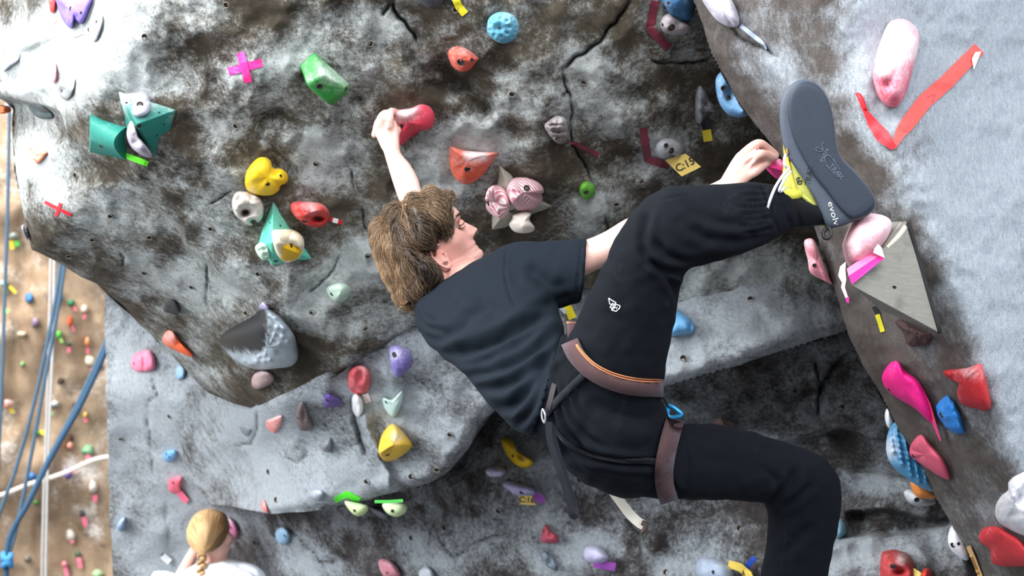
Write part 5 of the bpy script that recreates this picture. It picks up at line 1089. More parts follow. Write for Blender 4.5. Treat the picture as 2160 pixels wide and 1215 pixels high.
# big dual-texture hold
def dual_mat():
    m, nt, b = nodes('dual_texture'); tc = nt.nodes.new('ShaderNodeTexCoord').outputs['Object']; at = nt.nodes.new('ShaderNodeAttribute'); at.attribute_name = 'chalk'
    n = noise(nt, tc, 30, 8, .75); f = maprange(nt, math_(nt, 'ADD', at.outputs['Fac'], math_(nt, 'MULTIPLY', math_(nt, 'SUBTRACT', n, .5), 1.6)), .2, .75)
    nt.links.new(mixc(nt, f, lin((20, 22, 25)), lin((150, 162, 170))), b.inputs['Base Color']); b.inputs['Roughness'].default_value = .45
    bump(nt, b, noise(nt, tc, 70, 4), .4, .004); return m
studs = [(582, 670, 3), (583, 691, 3), (598, 692, 5), (578, 706, 3), (595, 711, 5), (573, 718, 3), (587, 728, 6), (577, 742, 5), (565, 730, 3), (558, 748, 4), (540, 764, 5), (556, 763, 5), (527, 770, 4), (515, 762, 4), (545, 752, 3), (606, 722, 4), (568, 760, 4)]
ob = hold('large black and grey studded hold sticking out above the lower lip', M_, [(466, 708), (490, 690), (530, 668), (556, 650), (580, 660), (606, 686), (622, 712), (628, 750), (614, 770), (580, 776), (540, 778), (500, 764), (478, 742), (466, 722)], .13, (60, 64, 68), .0, [], peak=(16, 14), mat=dual_mat(), prof=.55, n=90, rings=34, bumps=[(s[0], s[1], s[2], .018) for s in studs])
x_, y_, d_ = proj(np.array([v.co[:] for v in ob.data.vertices]) + np.array(WORG[ob.name])); cc = np.clip((x_ - 548) / 30, 0, 1) * .9 + np.clip((y_ - 722 - (x_ - 520) * .1) / 26, 0, 1) * .7 - .1
ob.data.attributes['chalk'].data.foreach_set('value', np.clip(cc, 0, 1).astype(np.float32))
hold('lilac sliver of a hold behind the top of the studded hold', M_, [(546, 648), (556, 638), (568, 650), (560, 656)], .03, (150, 140, 180), .3)
hold('small black rock hold on the lower left facet', M_, [(345, 650), (354, 634), (366, 632), (378, 646), (380, 658), (364, 662), (348, 658)], .05, (44, 46, 48), .1, lump=.008, n=50, rings=18)
hold('orange wedge hold on the lower left lip', M_, [(342, 716), (352, 698), (366, 700), (382, 722), (406, 746), (402, 753), (376, 742), (350, 728)], .06, (232, 96, 48), .15, [], [(375, 726, 6, .02)], spots=[(355, 712, 14, .6)])
hold('brownish pink rounded hold below the studded hold', M_, [(531, 812), (534, 792), (552, 782), (572, 786), (578, 802), (560, 816), (542, 821)], .06, (150, 122, 120), .35)

# --- slab and lower wall
S_ = SLAB; W_ = LOW
hold('pink two-lobed hold on the pale wall under the orange wedge', W_, [(276, 762), (284, 746), (302, 740), (316, 738), (326, 754), (326, 776), (310, 784), (290, 784), (278, 776)], .08, (222, 122, 150), .25, [(283, 767, 3.5)], [(303, 764, 4, .03, 20)])
hold('small light blue hold right of the pink two-lobed hold', W_, [(371, 776), (380, 770), (390, 778), (388, 796), (376, 800), (371, 788)], .05, (130, 166, 196), .3)
hold('purple angular hold beside the climber\'s back', S_, [(820, 734), (836, 727), (852, 732), (868, 744), (866, 774), (840, 796), (828, 784), (822, 760)], .06, (118, 106, 176), .3, [(832, 748, 5, 1)], spots=[(832, 748, 12, .5)])
hold('red oval hold with an inner hollow on the pale slab', S_, [(734, 786), (746, 771), (766, 770), (780, 784), (782, 808), (774, 826), (752, 832), (736, 818)], .065, (200, 74, 82), .3, [], [(760, 792, 7, .03, 14), (752, 822, 10, .02, 5)])
tape('red and white tape under the red oval hold', S_, [(770, 831), (777, 849)], 14, (232, 214, 210))
hold('small dark purple hold above the brown crescent', S_, [(684, 836), (692, 829), (706, 834), (720, 844), (718, 856), (700, 860), (684, 856)], .05, (88, 66, 138), .15, [(691, 844, 4)])
hold('mint and white shield hold on the chalky slab', S_, [(808, 840), (828, 842), (848, 824), (850, 840), (842, 866), (828, 880), (812, 862)], .05, (176, 214, 200), .5, [(815, 848, 3.5)])
hold('white chalked hold left of the mint shield hold', S_, [(742, 840), (752, 830), (764, 842), (766, 866), (756, 880), (744, 868)], .06, (214, 216, 220), .6)
hold('brown crescent hold on the slab', S_, [(624, 878), (630, 854), (638, 847), (646, 858), (654, 880), (662, 900), (648, 908), (632, 906)], .06, (98, 84, 82), .15, [(629, 881, 3), (649, 890, 2)], [(641, 872, 5, .02, 18)])
hold('pale red triangular hold left of the brown crescent', S_, [(561, 890), (576, 882), (595, 877), (592, 896), (580, 913), (566, 906)], .05, (226, 128, 120), .45, [(564, 892, 2)])
hold('small dark grey chip hold on the leftmost white mound', S_, [(506, 900), (518, 906), (530, 906), (522, 920), (510, 912)], .04, (110, 120, 130), .2)
hold('small grey rock hold in a white chalk patch on the slab', S_, [(676, 934), (698, 924), (700, 950), (686, 953), (676, 944)], .04, (100, 106, 112), .25, lump=.008)
hold('large yellow rounded hold low on the slab', S_, [(798, 946), (806, 916), (824, 895), (840, 900), (868, 934), (866, 946), (844, 964), (820, 974), (804, 966)], .085, (222, 180, 56), .2, [(817, 959, 4)], spots=[(835, 925, 16, .4)])
hold('blue flat hold on the pale wall left of the slab', W_, [(344, 958), (354, 950), (370, 950), (373, 962), (362, 974), (348, 972)], .06, (104, 160, 206), .2, [(351, 957, 2.5), (358, 964, 2)])
hold('pink square hold above a pink tape on the lower wall', W_, [(356, 1012), (366, 1007), (384, 1006), (381, 1026), (382, 1040), (358, 1038)], .06, (226, 102, 122), .15, [(366, 1018, 3)])
tape('pink tape below the pink square hold', W_, [(377, 1037), (394, 1059)], 13, (238, 110, 140), off=.03)
hold('pale blue triangular hold at the left of the lower wall', W_, [(248, 1106), (256, 1094), (264, 1092), (264, 1112), (256, 1120), (248, 1116)], .06, (120, 150, 184), .35)
tape('short white tape beside the woman', W_, [(343, 1172), (358, 1186)], 14, (236, 238, 242), off=.03)
hold('tiny dark hold above the white tape', W_, [(339, 1170), (344, 1166), (348, 1170), (343, 1176)], .03, (40, 46, 50), .1)
hold('mauve pink hold right beside the woman\'s head', W_, [(472, 1092), (482, 1090), (494, 1100), (503, 1120), (500, 1134), (484, 1136), (474, 1120)], .09, (190, 110, 146), .25, [(488, 1113, 3)], spots=[(478, 1096, 10, .5)])
hold('light blue round hold right of the woman', W_, [(581, 1124), (590, 1113), (604, 1115), (612, 1130), (606, 1146), (592, 1148), (583, 1138)], .08, (134, 176, 206), .35, [(601, 1130, 3)])
hold('red and white hold on the left corner of the roof lip', S_, [(551, 1060), (557, 1055), (563, 1070), (566, 1082), (558, 1080), (551, 1072)], .05, (214, 100, 92), .4)
hold('grey knob hold on a round white mound of the slab', S_, [(655, 1044), (664, 1034), (678, 1034), (684, 1044), (676, 1056), (662, 1054)], .05, (126, 140, 154), .4)
tape('bright green tape draped on the roof lip', S_, [(706, 1056), (732, 1042), (758, 1056)], 13, (84, 226, 48)); tape('thin dark green tape along the roof lip right of the bright one', S_, [(790, 1058), (820, 1058), (850, 1056)], 7, (60, 150, 60))
hold('pale lime hold under the roof lip, left of two', None, [(727, 1058), (750, 1060), (776, 1068), (772, 1082), (756, 1089), (740, 1080)], .05, (196, 218, 150), .4, [(748, 1077, 3)], base=lambda x, y: np.full_like(np.asarray(x, float), 5.85))
hold('pale lime hold under the roof lip, right of two', None, [(806, 1066), (818, 1058), (842, 1060), (858, 1066), (856, 1080), (838, 1090), (818, 1084)], .05, (196, 220, 160), .4, [(828, 1078, 3.5)], base=lambda x, y: np.full_like(np.asarray(x, float), 5.8))
hold('grey wedge hold between the two lime holds', W_, [(780, 1070), (800, 1072), (820, 1086), (812, 1096), (792, 1086)], .12, (112, 118, 130), .2)
hold('dusty pink oval hold at the bottom left of centre', W_, [(798, 1186), (806, 1178), (824, 1182), (840, 1200), (843, 1216), (816, 1220), (802, 1204)], .08, (208, 132, 146), .35, [(817, 1208, 2.5)])
hold('grey white hold cut by the bottom edge beside the dusty pink one', W_, [(884, 1206), (898, 1195), (912, 1204), (914, 1224), (888, 1226)], .07, (180, 190, 200), .5)
hold('yellow crescent hold under the climber\'s hips', W_, [(1058, 926), (1070, 922), (1082, 930), (1096, 952), (1118, 966), (1125, 976), (1114, 986), (1094, 984), (1074, 968), (1062, 946)], .09, (226, 182, 28), .15, [(1082, 962, 3)], [(1100, 962, 7, .02)], spots=[(1088, 948, 8, .5), (1106, 966, 9, .5)])
hold('small lilac hold below the yellow crescent', W_, [(1024, 992), (1036, 982), (1056, 984), (1068, 994), (1060, 1004), (1040, 1006), (1028, 1002)], .07, (176, 172, 204), .45)
hold('long lilac hold above the C16 tag', W_, [(1061, 1022), (1072, 1014), (1104, 1022), (1126, 1030), (1131, 1042), (1110, 1046), (1088, 1044), (1070, 1032)], .08, (168, 162, 206), .45, [(1100, 1039, 4)])
sign('yellow route tag reading C:16 under the long lilac hold', [(1094, 1046), (1098, 1064), (1130, 1066), (1122, 1046)], W_, 'C:16', 1111, 1055, 12, -4, .06)
tape('purple tape right of the C16 tag', W_, [(1128, 1044), (1146, 1058)], 17, (146, 76, 168), off=.03)
hold('dark pink triangular hold under the hanging strap', W_, [(1141, 1130), (1146, 1112), (1152, 1106), (1164, 1120), (1178, 1132), (1176, 1144), (1158, 1146), (1142, 1142)], .08, (178, 74, 92), .2, [(1147, 1121, 2.5)], [(1160, 1128, 5, .02)])
hold('grey oval ringed hold near the bottom edge', W_, [(1140, 1166), (1150, 1162), (1166, 1176), (1177, 1196), (1172, 1204), (1156, 1196), (1144, 1180)], .05, (96, 112, 124), .3, [], [(1160, 1186, 7, .03, 10)])
hold('white lilac block hold above purple tape at the bottom', W_, [(1231, 1164), (1240, 1152), (1262, 1152), (1284, 1174), (1278, 1186), (1252, 1188), (1234, 1180)], .08, (186, 184, 216), .45)
tape('purple tape below the white lilac block hold', W_, [(1252, 1188), (1298, 1196)], 18, (142, 70, 160), off=.03)
hold('pale grey blue hold beside yellow and blue tapes at the bottom', W_, [(1469, 1190), (1480, 1176), (1500, 1176), (1530, 1186), (1548, 1204), (1540, 1226), (1490, 1228), (1472, 1212)], .09, (150, 164, 186), .4, [(1505, 1207, 4)])
tape('blue tape strip beside the raised end of the yellow tag', W_, [(1571, 1200), (1592, 1176)], 12, (44, 86, 190), off=.03)
ob = tape('yellow tape tag curling by the pale grey blue hold', W_, [(1536, 1190), (1560, 1196), (1578, 1212), (1584, 1230)], 17, (214, 186, 86), off=.05)
text_px('24', 1563, 1211, 12, 15, BVHTree.FromPolygons([tuple(Vector(v.co) + WORG[ob.name]) for v in ob.data.vertices], [list(p.vertices) for p in ob.data.polygons]), .002, plain('tag_black_print', (22, 20, 18), .6), ob)
hold('sky blue hold just right of the raised thigh', S_, [(1400, 650), (1416, 648), (1440, 660), (1464, 682), (1464, 700), (1440, 706), (1404, 706)], .08, (98, 158, 204), .15, [], [(1457, 690, 4, .02, 10)])
pts = [(1494, 884, 5.86), (1520, 880, 5.74), (1577, 903, 5.84), (1572, 930, 5.84), (1500, 930, 5.86), (1530, 905, 5.70)]
solid('climbing_hold', pts, [[0, 1, 5], [1, 2, 5], [2, 3, 5], [3, 4, 5], [4, 0, 5], [0, 4, 3, 2, 1]], hold_mat((138, 112, 100), .3), bev=.003, label='brownish wedge hold behind the lower thigh', cat='climbing hold')
hold('light blue hold peeking out right of the lower shin', W_, [(1760, 1110), (1772, 1096), (1784, 1106), (1784, 1124), (1770, 1136), (1758, 1130)], .07, (120, 160, 182), .25)
hold('dark red hold with a pale scar at the bottom right', W_, [(1858, 1176), (1866, 1162), (1892, 1160), (1918, 1172), (1930, 1196), (1926, 1230), (1862, 1230)], .09, (168, 52, 54), .2, [(1884, 1194, 5, 1)], [(1900, 1206, 12, .05, 8)], spots=[(1900, 1182, 14, .6)])
tape('yellow tape at the right foot of the dark red hold', W_, [(1924, 1204), (1942, 1216)], 14, (226, 206, 110), off=.05)
hold('small red knob hold cut by the bottom edge', W_, [(1944, 1206), (1956, 1198), (1966, 1206), (1964, 1224), (1946, 1226)], .08, (206, 56, 52), .15)
hold('grey white stone hold under the orange hold on the prow edge', W_, [(1906, 1040), (1918, 1032), (1944, 1042), (1972, 1054), (1970, 1064), (1940, 1068), (1918, 1060)], .10, (166, 170, 174), .4, [(1934, 1054, 5)], base=lambda x, y: LOW.D(x, y) - .5)

# --- prow
R_ = PROW
hold('lilac white egg hold at the top of the prow edge', R_, [(1476, -12), (1500, -18), (1534, -10), (1552, 16), (1560, 50), (1544, 58), (1516, 46), (1496, 24)], .08, (176, 174, 190), .5, [(1482, 6, 5)], [(1502, 26, 3, .01), (1530, 44, 3, .01), (1540, 48, 3, .01), (1522, 44, 2, .008)])
tape('pale blue tape trailing from the lilac white egg hold', R_, [(1562, 54), (1590, 76), (1610, 92), (1617, 104)], 9, (176, 190, 222), ws=[8, 9, 9, 3])
# blue ring-shaped hold on the prow edge
hold('blue dish hold with a raised rim on the prow edge', None, [(1509, 176), (1514, 158), (1526, 151), (1540, 160), (1566, 192), (1580, 216), (1578, 240), (1560, 248), (1534, 240), (1516, 214)], .075, (84, 128, 166), .3, [(1526, 186, 5), (1536, 207, 5, 1)], [(1542, 202, 20, .035, 26)], base=lambda x, y: np.full_like(np.asarray(x, float), 4.62), n=64, rings=26, bumps=[(1568, 236, 9, .03)])
ob = solid('climbing_hold', [(1607, 344, 4.43), (1645, 334, 4.42), (1668, 356, 4.42), (1640, 380, 4.42), (1616, 350, 4.35), (1660, 362, 4.36), (1620, 362, 4.45), (1650, 340, 4.46)], [[0, 1, 4], [1, 5, 4], [1, 2, 5], [4, 5, 3], [5, 2, 3], [0, 4, 3], [0, 3, 6], [3, 2, 7], [3, 7, 6], [2, 1, 7], [0, 6, 7, 1]], hold_mat((212, 44, 120), .1), bev=.003, label='hot pink pinch hold under the climber\'s right hand', cat='climbing hold', spots=[(1640, 345, 14, .5)])
# plywood volume with the pink foothold
def ply_mat():
    m, nt, b = nodes('weathered_ply'); tc = nt.nodes.new('ShaderNodeTexCoord').outputs['Object']; mp = nt.nodes.new('ShaderNodeMapping'); mp.inputs['Scale'].default_value = (8, 8, 90); mp.inputs['Rotation'].default_value = (0, .3, 0)
    nt.links.new(tc, mp.inputs[0]); n1 = noise(nt, mp.outputs[0], 3, 8, .7); n2 = noise(nt, tc, 18, 5)
    col = mixc(nt, n1, lin((92, 91, 85)), lin((146, 143, 133))); col = mixc(nt, maprange(nt, n2, .5, .72, 0, .6), col, lin((84, 82, 78)))
    nt.links.new(col, b.inputs['Base Color']); b.inputs['Roughness'].default_value = .75; bump(nt, b, n1, .25, .003); return m
PW = ply_mat(); WOODL = plain('ply_edge_pale', (196, 190, 172), .8, .15, 120)
A = (1912, 466, 4.04); B = (1797, 603, 3.90); C = (1981, 702, 4.00); E = (1800, 520, 4.30); G = (1858, 655, 4.20); T2 = (1872, 470, 4.10)
pv = solid('wall_volume', [A, B, C, E, G, T2], [[0, 2, 1], [0, 1, 3, 5], [1, 2, 4], [1, 4, 3], [0, 5, 3, 4, 2]], PW, bev=.0025, label='grey plywood pyramid volume bolted to the prow under the hooked heel', cat='climbing volume')
h = hole(pv, o_b[pv.name], 1886, 606, 5, squash=.6)
strip_px([(1870, 520), (1890, 498), (1908, 474)], 20, o_b[pv.name], .0012, WOODL, 'bare_edge', pv, ws=[10, 18, 20])
V, F = sweep([tuple(P(*p)) for p in [(1917, 470, 4.035), (1935, 540, 4.03), (1958, 620, 4.015), (1983, 703, 4.0)]], .005, 8, True, 4); mk('edge_gasket', V, F, plain('gasket_black', (22, 24, 26), .8), pv)
hold('pale pink rounded foothold on the plywood volume under the heel', None, [(1779, 530), (1778, 512), (1796, 470), (1812, 454), (1840, 450), (1868, 456), (1881, 470), (1876, 494), (1858, 522), (1838, 540), (1810, 562), (1794, 566), (1784, 550)], .13, (226, 140, 156), .68, [], base=lambda x, y: np.full_like(np.asarray(x, float), 4.03), prof=.6, peak=(-4, 4), n=56, rings=18)
PKT = (240, 30, 140)
e = empty('tape_strip', P(1826, 560, 3.90)); tag(e, 'hot pink tape with torn white ends across the plywood volume edge', 'tape')
def slabpoly(name, pts, mat, parent, th=.003):
    n = len(pts); V = [tuple(P(*p)) for p in pts] + [tuple(P(p[0], p[1], p[2] + th)) for p in pts]
    F = [list(range(n)), [n + i for i in range(n)][::-1]] + [[i, (i + 1) % n, (i + 1) % n + n, i + n] for i in range(n)]
    return mk(name, V, F, mat, parent, False)
slabpoly('tape_face', [(1797, 600, 3.888), (1866, 544, 3.935), (1862, 534, 3.94), (1790, 582, 3.888)], tape_mat(PKT), e)
slabpoly('tape_fold', [(1790, 582, 3.888), (1862, 534, 3.94), (1854, 520, 3.955), (1786, 567, 3.902)], tape_mat((244, 120, 170)), e)
slabpoly('torn_end', [(1842, 533, 3.925), (1866, 544, 3.925), (1860, 522, 3.925), (1852, 514, 3.925), (1844, 524, 3.925)], tape_mat((228, 206, 214)), e)
slabpoly('torn_end', [(1784, 552, 3.9), (1772, 562, 3.9), (1768, 582, 3.895), (1776, 596, 3.895), (1774, 606, 3.895), (1784, 630, 3.895), (1788, 638, 3.895), (1789, 628, 3.895), (1782, 606, 3.895), (1785, 590, 3.895), (1783, 570, 3.895)], tape_mat((232, 196, 208)), e)
slabpoly('torn_tip', [(1784, 628, 3.893), (1791, 626, 3.893), (1790, 640, 3.893), (1785, 636, 3.893)], tape_mat(PKT), e)
tape('black tape under the plywood volume', R_, [(1844, 646), (1852, 664)], 11, (22, 24, 28)); tape('yellow tape below the black tape on the prow', R_, [(1850, 662), (1862, 700)], 10, (206, 196, 40))
hold('dark brown rough rock hold under the plywood volume', R_, [(1888, 680), (1900, 674), (1930, 690), (1962, 706), (1960, 722), (1936, 730), (1914, 726), (1904, 700)], .07, (70, 52, 50), .05, lump=.012, n=70, rings=26)
hold('pale pink flat hold on the prow edge below the ankle', R_, [(1696, 512), (1706, 503), (1718, 508), (1732, 540), (1748, 584), (1756, 600), (1738, 592), (1710, 576), (1704, 550)], .06, (214, 120, 136), .5, [(1718, 560, 4)], base=lambda x, y: PROW.D(np.maximum(x, 1735), y))
hold('magenta long hold on the prow', R_, [(1861, 794), (1876, 768), (1894, 762), (1912, 784), (1940, 806), (1962, 850), (1972, 896), (1958, 888), (1930, 862), (1890, 838), (1868, 818)], .08, (232, 24, 132), .1, [(1876, 822, 4)], prof=.5, peak=(-6, -4))
tape('pink tape trailing below the magenta hold', R_, [(1936, 810), (1958, 852), (1972, 898), (1984, 930)], 8, (226, 60, 120), off=.05, ws=[6, 9, 8, 3])
hold('red jug hold with a flat textured underside on the prow', R_, [(1989, 786), (2000, 780), (2040, 776), (2068, 767), (2078, 790), (2090, 862), (2050, 860), (2026, 850), (2018, 828), (2022, 810), (2004, 800)], .08, (176, 34, 42), .2, [], [(2010, 796, 9, .03)], spots=[(2040, 784, 18, .4)], prof=.5, lump=.002)
hold('bright blue faceted hold on the prow', R_, [(1972, 858), (1984, 844), (1998, 832), (2012, 846), (2026, 876), (2035, 914), (2018, 916), (1994, 902), (1976, 876)], .06, (34, 118, 196), .15, [(1986, 875, 5, 1)], sharp=True, lump=.006)
hold('dusty pink smooth hold on the prow below the magenta one', R_, [(1919, 946), (1930, 926), (1946, 917), (1966, 940), (1992, 972), (2004, 1010), (1984, 1006), (1944, 980), (1922, 964)], .06, (204, 86, 112), .15, [(1927, 962, 4)], prof=.5, peak=(-5, -3))
bub = [(1846 + (i % 6) * 15 + (j % 2) * 7 + j * 9.5, 900 + j * 13 + (i % 6) * 2, 5.5, .03) for j in range(10) for i in range(6)]
hold('blue hold covered in bubbles on the lower prow edge', None, [(1888, 890), (1902, 896), (1926, 936), (1960, 980), (1984, 1020), (1985, 1040), (1950, 1032), (1914, 1010), (1880, 980), (1869, 946), (1874, 910)], .11, (66, 134, 176), .25, base=lambda x, y: np.full_like(np.asarray(x, float), 4.75), bumps=bub, spots=[(1874, 950, 22, .7)], n=90, rings=34, prof=.6)
hold('white hold at the prow edge above the bubbly blue hold', None, [(1867, 870), (1874, 860), (1882, 876), (1887, 896), (1876, 904), (1868, 890)], .05, (206, 210, 214), .4, base=lambda x, y: np.full_like(np.asarray(x, float), 4.78))
hold('orange smooth hold under the bubbly blue hold', None, [(1921, 1016), (1946, 1020), (1972, 1036), (1976, 1050), (1950, 1052), (1930, 1044)], .06, (206, 124, 56), .1, base=lambda x, y: np.full_like(np.asarray(x, float), 4.85))
hold('white disc hold with two screws on the lower prow edge', None, [(1999, 1134), (2004, 1114), (2014, 1108), (2030, 1126), (2042, 1152), (2044, 1176), (2036, 1182), (2014, 1168), (2002, 1152)], .06, (212, 210, 220), .5, [(2010, 1150, 5), (2022, 1147, 3)], base=lambda x, y: np.full_like(np.asarray(x, float), 4.74))
tape('tan tape strip below the white disc hold', R_, [(2042, 1152), (2054, 1180), (2068, 1216)], 10, (196, 160, 104), off=.02)
hold('red smooth hold at the bottom right edge', R_, [(2064, 1132), (2076, 1114), (2102, 1110), (2130, 1124), (2160, 1146), (2180, 1190), (2100, 1192), (2088, 1160), (2070, 1146)], .08, (192, 46, 56), .15, [(2086, 1158, 3)], prof=.5)
hold('large chalky white shell hold at the right edge', R_, [(2100, 1068), (2112, 1046), (2126, 1034), (2128, 1016), (2150, 1000), (2200, 990), (2200, 1130), (2160, 1130), (2120, 1112), (2102, 1094)], .10, (206, 208, 216), .55, [], [(2150, 1060, 5, .02, 18), (2140, 1085, 14, .012, 4), (2166, 1050, 14, .02)], lump=.006, n=64, rings=24)
hold('large chalky pink hold high on the right face', R_, [(1890, 40), (1912, 42), (1934, 62), (1938, 92), (1926, 140), (1912, 190), (1896, 222), (1878, 227), (1858, 214), (1846, 190), (1840, 156), (1848, 112), (1862, 72), (1874, 48)], .10, (196, 70, 100), .5, [], [(1872, 178, 10, .02, 8)], spots=[(1896, 100, 34, .9), (1872, 130, 24, .5), (1888, 60, 22, .4), (1860, 150, 16, .3)], prof=.6, peak=(12, -4))
ob_ = 'large chalky pink hold high on the right face'
e = empty('tape_strip', P(1885, 300, 4.06)); tag(e, 'long red tape bent into a check mark on the right face', 'tape')
tape(None, R_, [(1884, 312), (1900, 280), (1950, 214), (2000, 170), (2036, 132), (2066, 102)], 32, (236, 74, 68), off=.006, parent=e, ws=[10, 30, 32, 32, 30, 27])
tape(None, R_, [(1810, 200), (1820, 226), (1842, 262), (1864, 290), (1886, 312)], 14, (224, 34, 44), off=.008, parent=e, ws=[7, 8, 22, 30, 12])
V, F = sweep([tuple(P(1808, 198, float(PROW.D(1808, 198)) - .010)), tuple(P(1815, 206, float(PROW.D(1815, 206)) - .014)), tuple(P(1826, 232, float(PROW.D(1826, 232)) - .010))], [.004, .0055, .004], 8, True, 4); mk('curled_end', V, F, tape_mat((214, 24, 36)), e)
slabpoly('folded_corner', [(2050, 124, float(PROW.D(2050, 124)) - .012), (2057, 110, float(PROW.D(2057, 110)) - .012), (2070, 108, float(PROW.D(2070, 108)) - .012), (2054, 148, float(PROW.D(2054, 148)) - .012)], tape_mat((238, 196, 200)), e)
outline_px([(1954, 206), (1972, 199), (1966, 216)], 1.4, BVHTree.FromPolygons([tuple(Vector(v.co) + WORG[e.children[0].name]) for v in e.children[0].data.vertices], [list(p.vertices) for p in e.children[0].data.polygons]), plain('pen_mark', (110, 40, 44), .8), e, 'pen_mark', closed=False)
# small tapes on the prow-side edge behind the climber
tape('yellow and black tape behind the climber\'s waist', S_, [(1196, 644), (1208, 672)], 17, (226, 206, 36), off=.02)
tape('pale strip beside the yellow tape behind the climber', S_, [(1180, 646), (1194, 660)], 8, (150, 156, 168), off=.02)

# --- far wall: many small holds and tapes
F_ = FAR
def fh(label, x, y, w, h, rgb, ch=.25, ang=0, hgt=.10):
    a = math.radians(ang); k = [(1, 0), (.75, .7), (0, 1), (-.8, .75), (-1, 0), (-.7, -.8), (.1, -1), (.8, -.6)]
    o = [(x + w / 2 * (u * math.cos(a) - v * math.sin(a)) * r2.uniform(.8, 1.1), y + h / 2 * (u * math.sin(a) + v * math.cos(a)) * r2.uniform(.8, 1.1)) for u, v in k]
    return hold(label, F_, o, hgt, rgb, ch, n=20, rings=7, embed=.05)
def ft(label, x0, y0, x1, y1, w, rgb): return tape(label, F_, [(x0, y0), (x1, y1)], w, rgb, off=.06, sub=3)
PK = (238, 116, 142); GN = (96, 210, 84); YE = (224, 196, 60)
fh('grey ring hold beside the left rope with yellow and green tapes', 30, 497, 22, 16, (150, 160, 152)); ft('yellow tape under the grey ring hold', 24, 508, 26, 526, 9, YE); ft('green tape beside the yellow tape near the left rope', 33, 508, 38, 519, 9, GN)
fh('pale mint hold crossed by the left rope', 8, 598, 18, 14, (156, 196, 176)); ft('yellow tape right of the pale mint hold', 20, 604, 34, 618, 7, YE); ft('green tape under the pale mint hold', 9, 606, 12, 618, 8, GN)
fh('blue hold left of the twin ropes', 61, 628, 18, 22, (66, 120, 178), .1); fh('blue hold behind the twin ropes', 121, 627, 24, 22, (90, 150, 204), .1); fh('green hold right of the twin ropes', 151, 638, 16, 14, (30, 120, 80), .1); ft('pink tape under the green hold', 157, 646, 159, 656, 5, PK)
fh('cream oval hold near the overhang edge', 179, 652, 15, 20, (214, 198, 176)); ft('pink tape under the cream oval hold', 180, 663, 176, 672, 6, PK)
ft('green tape at the left image edge', 6, 652, 17, 658, 7, GN)
fh('mauve rocky hold left of the twin ropes', 75, 681, 18, 22, (130, 112, 134)); fh('orange red long hold right of the twin ropes', 148, 677, 12, 24, (222, 82, 36), .05); ft('pink tape under the orange red long hold', 152, 687, 156, 699, 6, PK)
fh('beige flat hold left of the twin ropes', 46, 705, 22, 14, (208, 188, 160), .2, -25); fh('green hold in front of the twin ropes', 125, 706, 14, 18, (84, 180, 70), .1); ft('lime tape under the green hold by the ropes', 127, 712, 131, 723, 7, (176, 226, 120))
fh('orange cream hold above a pink tape', 185, 722, 14, 22, (226, 150, 100), .3); ft('pink tape under the orange cream hold', 185, 734, 185, 746, 6, PK); fh('dark green hold above a pink tape', 145, 726, 12, 10, (36, 84, 64), .05); ft('pink tape under the dark green hold', 145, 732, 145, 743, 7, PK)
fh('black hold touching the twin ropes', 97, 738, 10, 26, (40, 36, 34), .05); fh('large cream hold near the crack', 190, 761, 26, 26, (220, 206, 178), .3); ft('pink tape under the large cream hold', 194, 776, 196, 788, 8, PK)
fh('small green hold left of the ropes', 47, 768, 9, 12, (130, 190, 120)); fh('dark brown hold between ropes', 128, 803, 16, 14, (72, 58, 50), .05)
fh('white hold with a red spot at the left edge', 18, 853, 24, 22, (216, 150, 130), .5); ft('yellow tape under the white and red hold', 23, 860, 26, 872, 9, YE)
fh('grey white hold behind the thin grey rope', 115, 852, 26, 14, (176, 180, 184), .4); ft('light green tape under the grey white hold', 107, 868, 108, 876, 8, (130, 210, 130))
fh('black small hold above a pink tape', 157, 856, 9, 14, (36, 34, 34), .05); ft('pink tape under the black small hold', 157, 862, 157, 874, 8, PK); fh('yellow small hold right of the thick rope', 180, 876, 10, 16, (216, 184, 92)); ft('pink tape under the yellow small hold', 180, 882, 182, 890, 8, PK)
fh('green hold between the slanting ropes', 79, 913, 12, 12, (74, 160, 66), .1); ft('yellow tape right of the green hold between the ropes', 84, 912, 94, 912, 9, YE)
fh('dark red hold touching the thick slanting rope', 152, 924, 8, 14, (70, 34, 40), .05); fh('peach hold with a pink spot by the thick rope', 148, 940, 14, 16, (232, 150, 130), .3)
fh('sage green wedge hold near the grey pillar', 186, 950, 30, 26, (122, 168, 128), .2, 30); ft('pink tape under the sage green wedge hold', 186, 959, 187, 974, 10, PK)
fh('blue hold on the white rope line', 67, 1006, 24, 18, (58, 118, 176), .1); fh('purple hold below the white rope line', 145, 999, 18, 26, (108, 84, 168), .1); ft('pink tape right of the purple hold', 150, 990, 158, 996, 8, PK)
fh('white kidney hold above a pink tape', 196, 1028, 18, 30, (218, 210, 200), .4, -20); ft('pink tape under the white kidney hold', 201, 1044, 200, 1058, 9, PK); fh('green small hold beside the thick rope', 76, 1060, 12, 12, (90, 150, 80), .1)
fh('dark grey hold in a chalk patch', 174, 1083, 14, 16, (70, 76, 82), .15); ft('pink tape under the dark grey hold', 177, 1090, 180, 1110, 10, PK)
fh('cream hold above the seam at lower left', 149, 1128, 20, 28, (222, 212, 196), .4); ft('pink tape under the cream hold at lower left', 151, 1137, 153, 1145, 8, PK)
fh('grey knob hold at lower left', 58, 1178, 16, 18, (120, 116, 108), .2); fh('dark green hold at lower left', 163, 1168, 14, 12, (88, 118, 84), .1); ft('pink tape under the dark green hold at lower left', 166, 1176, 170, 1198, 9, PK)
fh('pink hold at the bottom left', 136, 1190, 14, 16, (232, 140, 150), .3); ft('long pink tape under the pink hold at the bottom', 137, 1194, 142, 1216, 8, PK); fh('pale lime hold at the bottom by the grey pillar', 206, 1210, 26, 18, (168, 204, 150), .3)

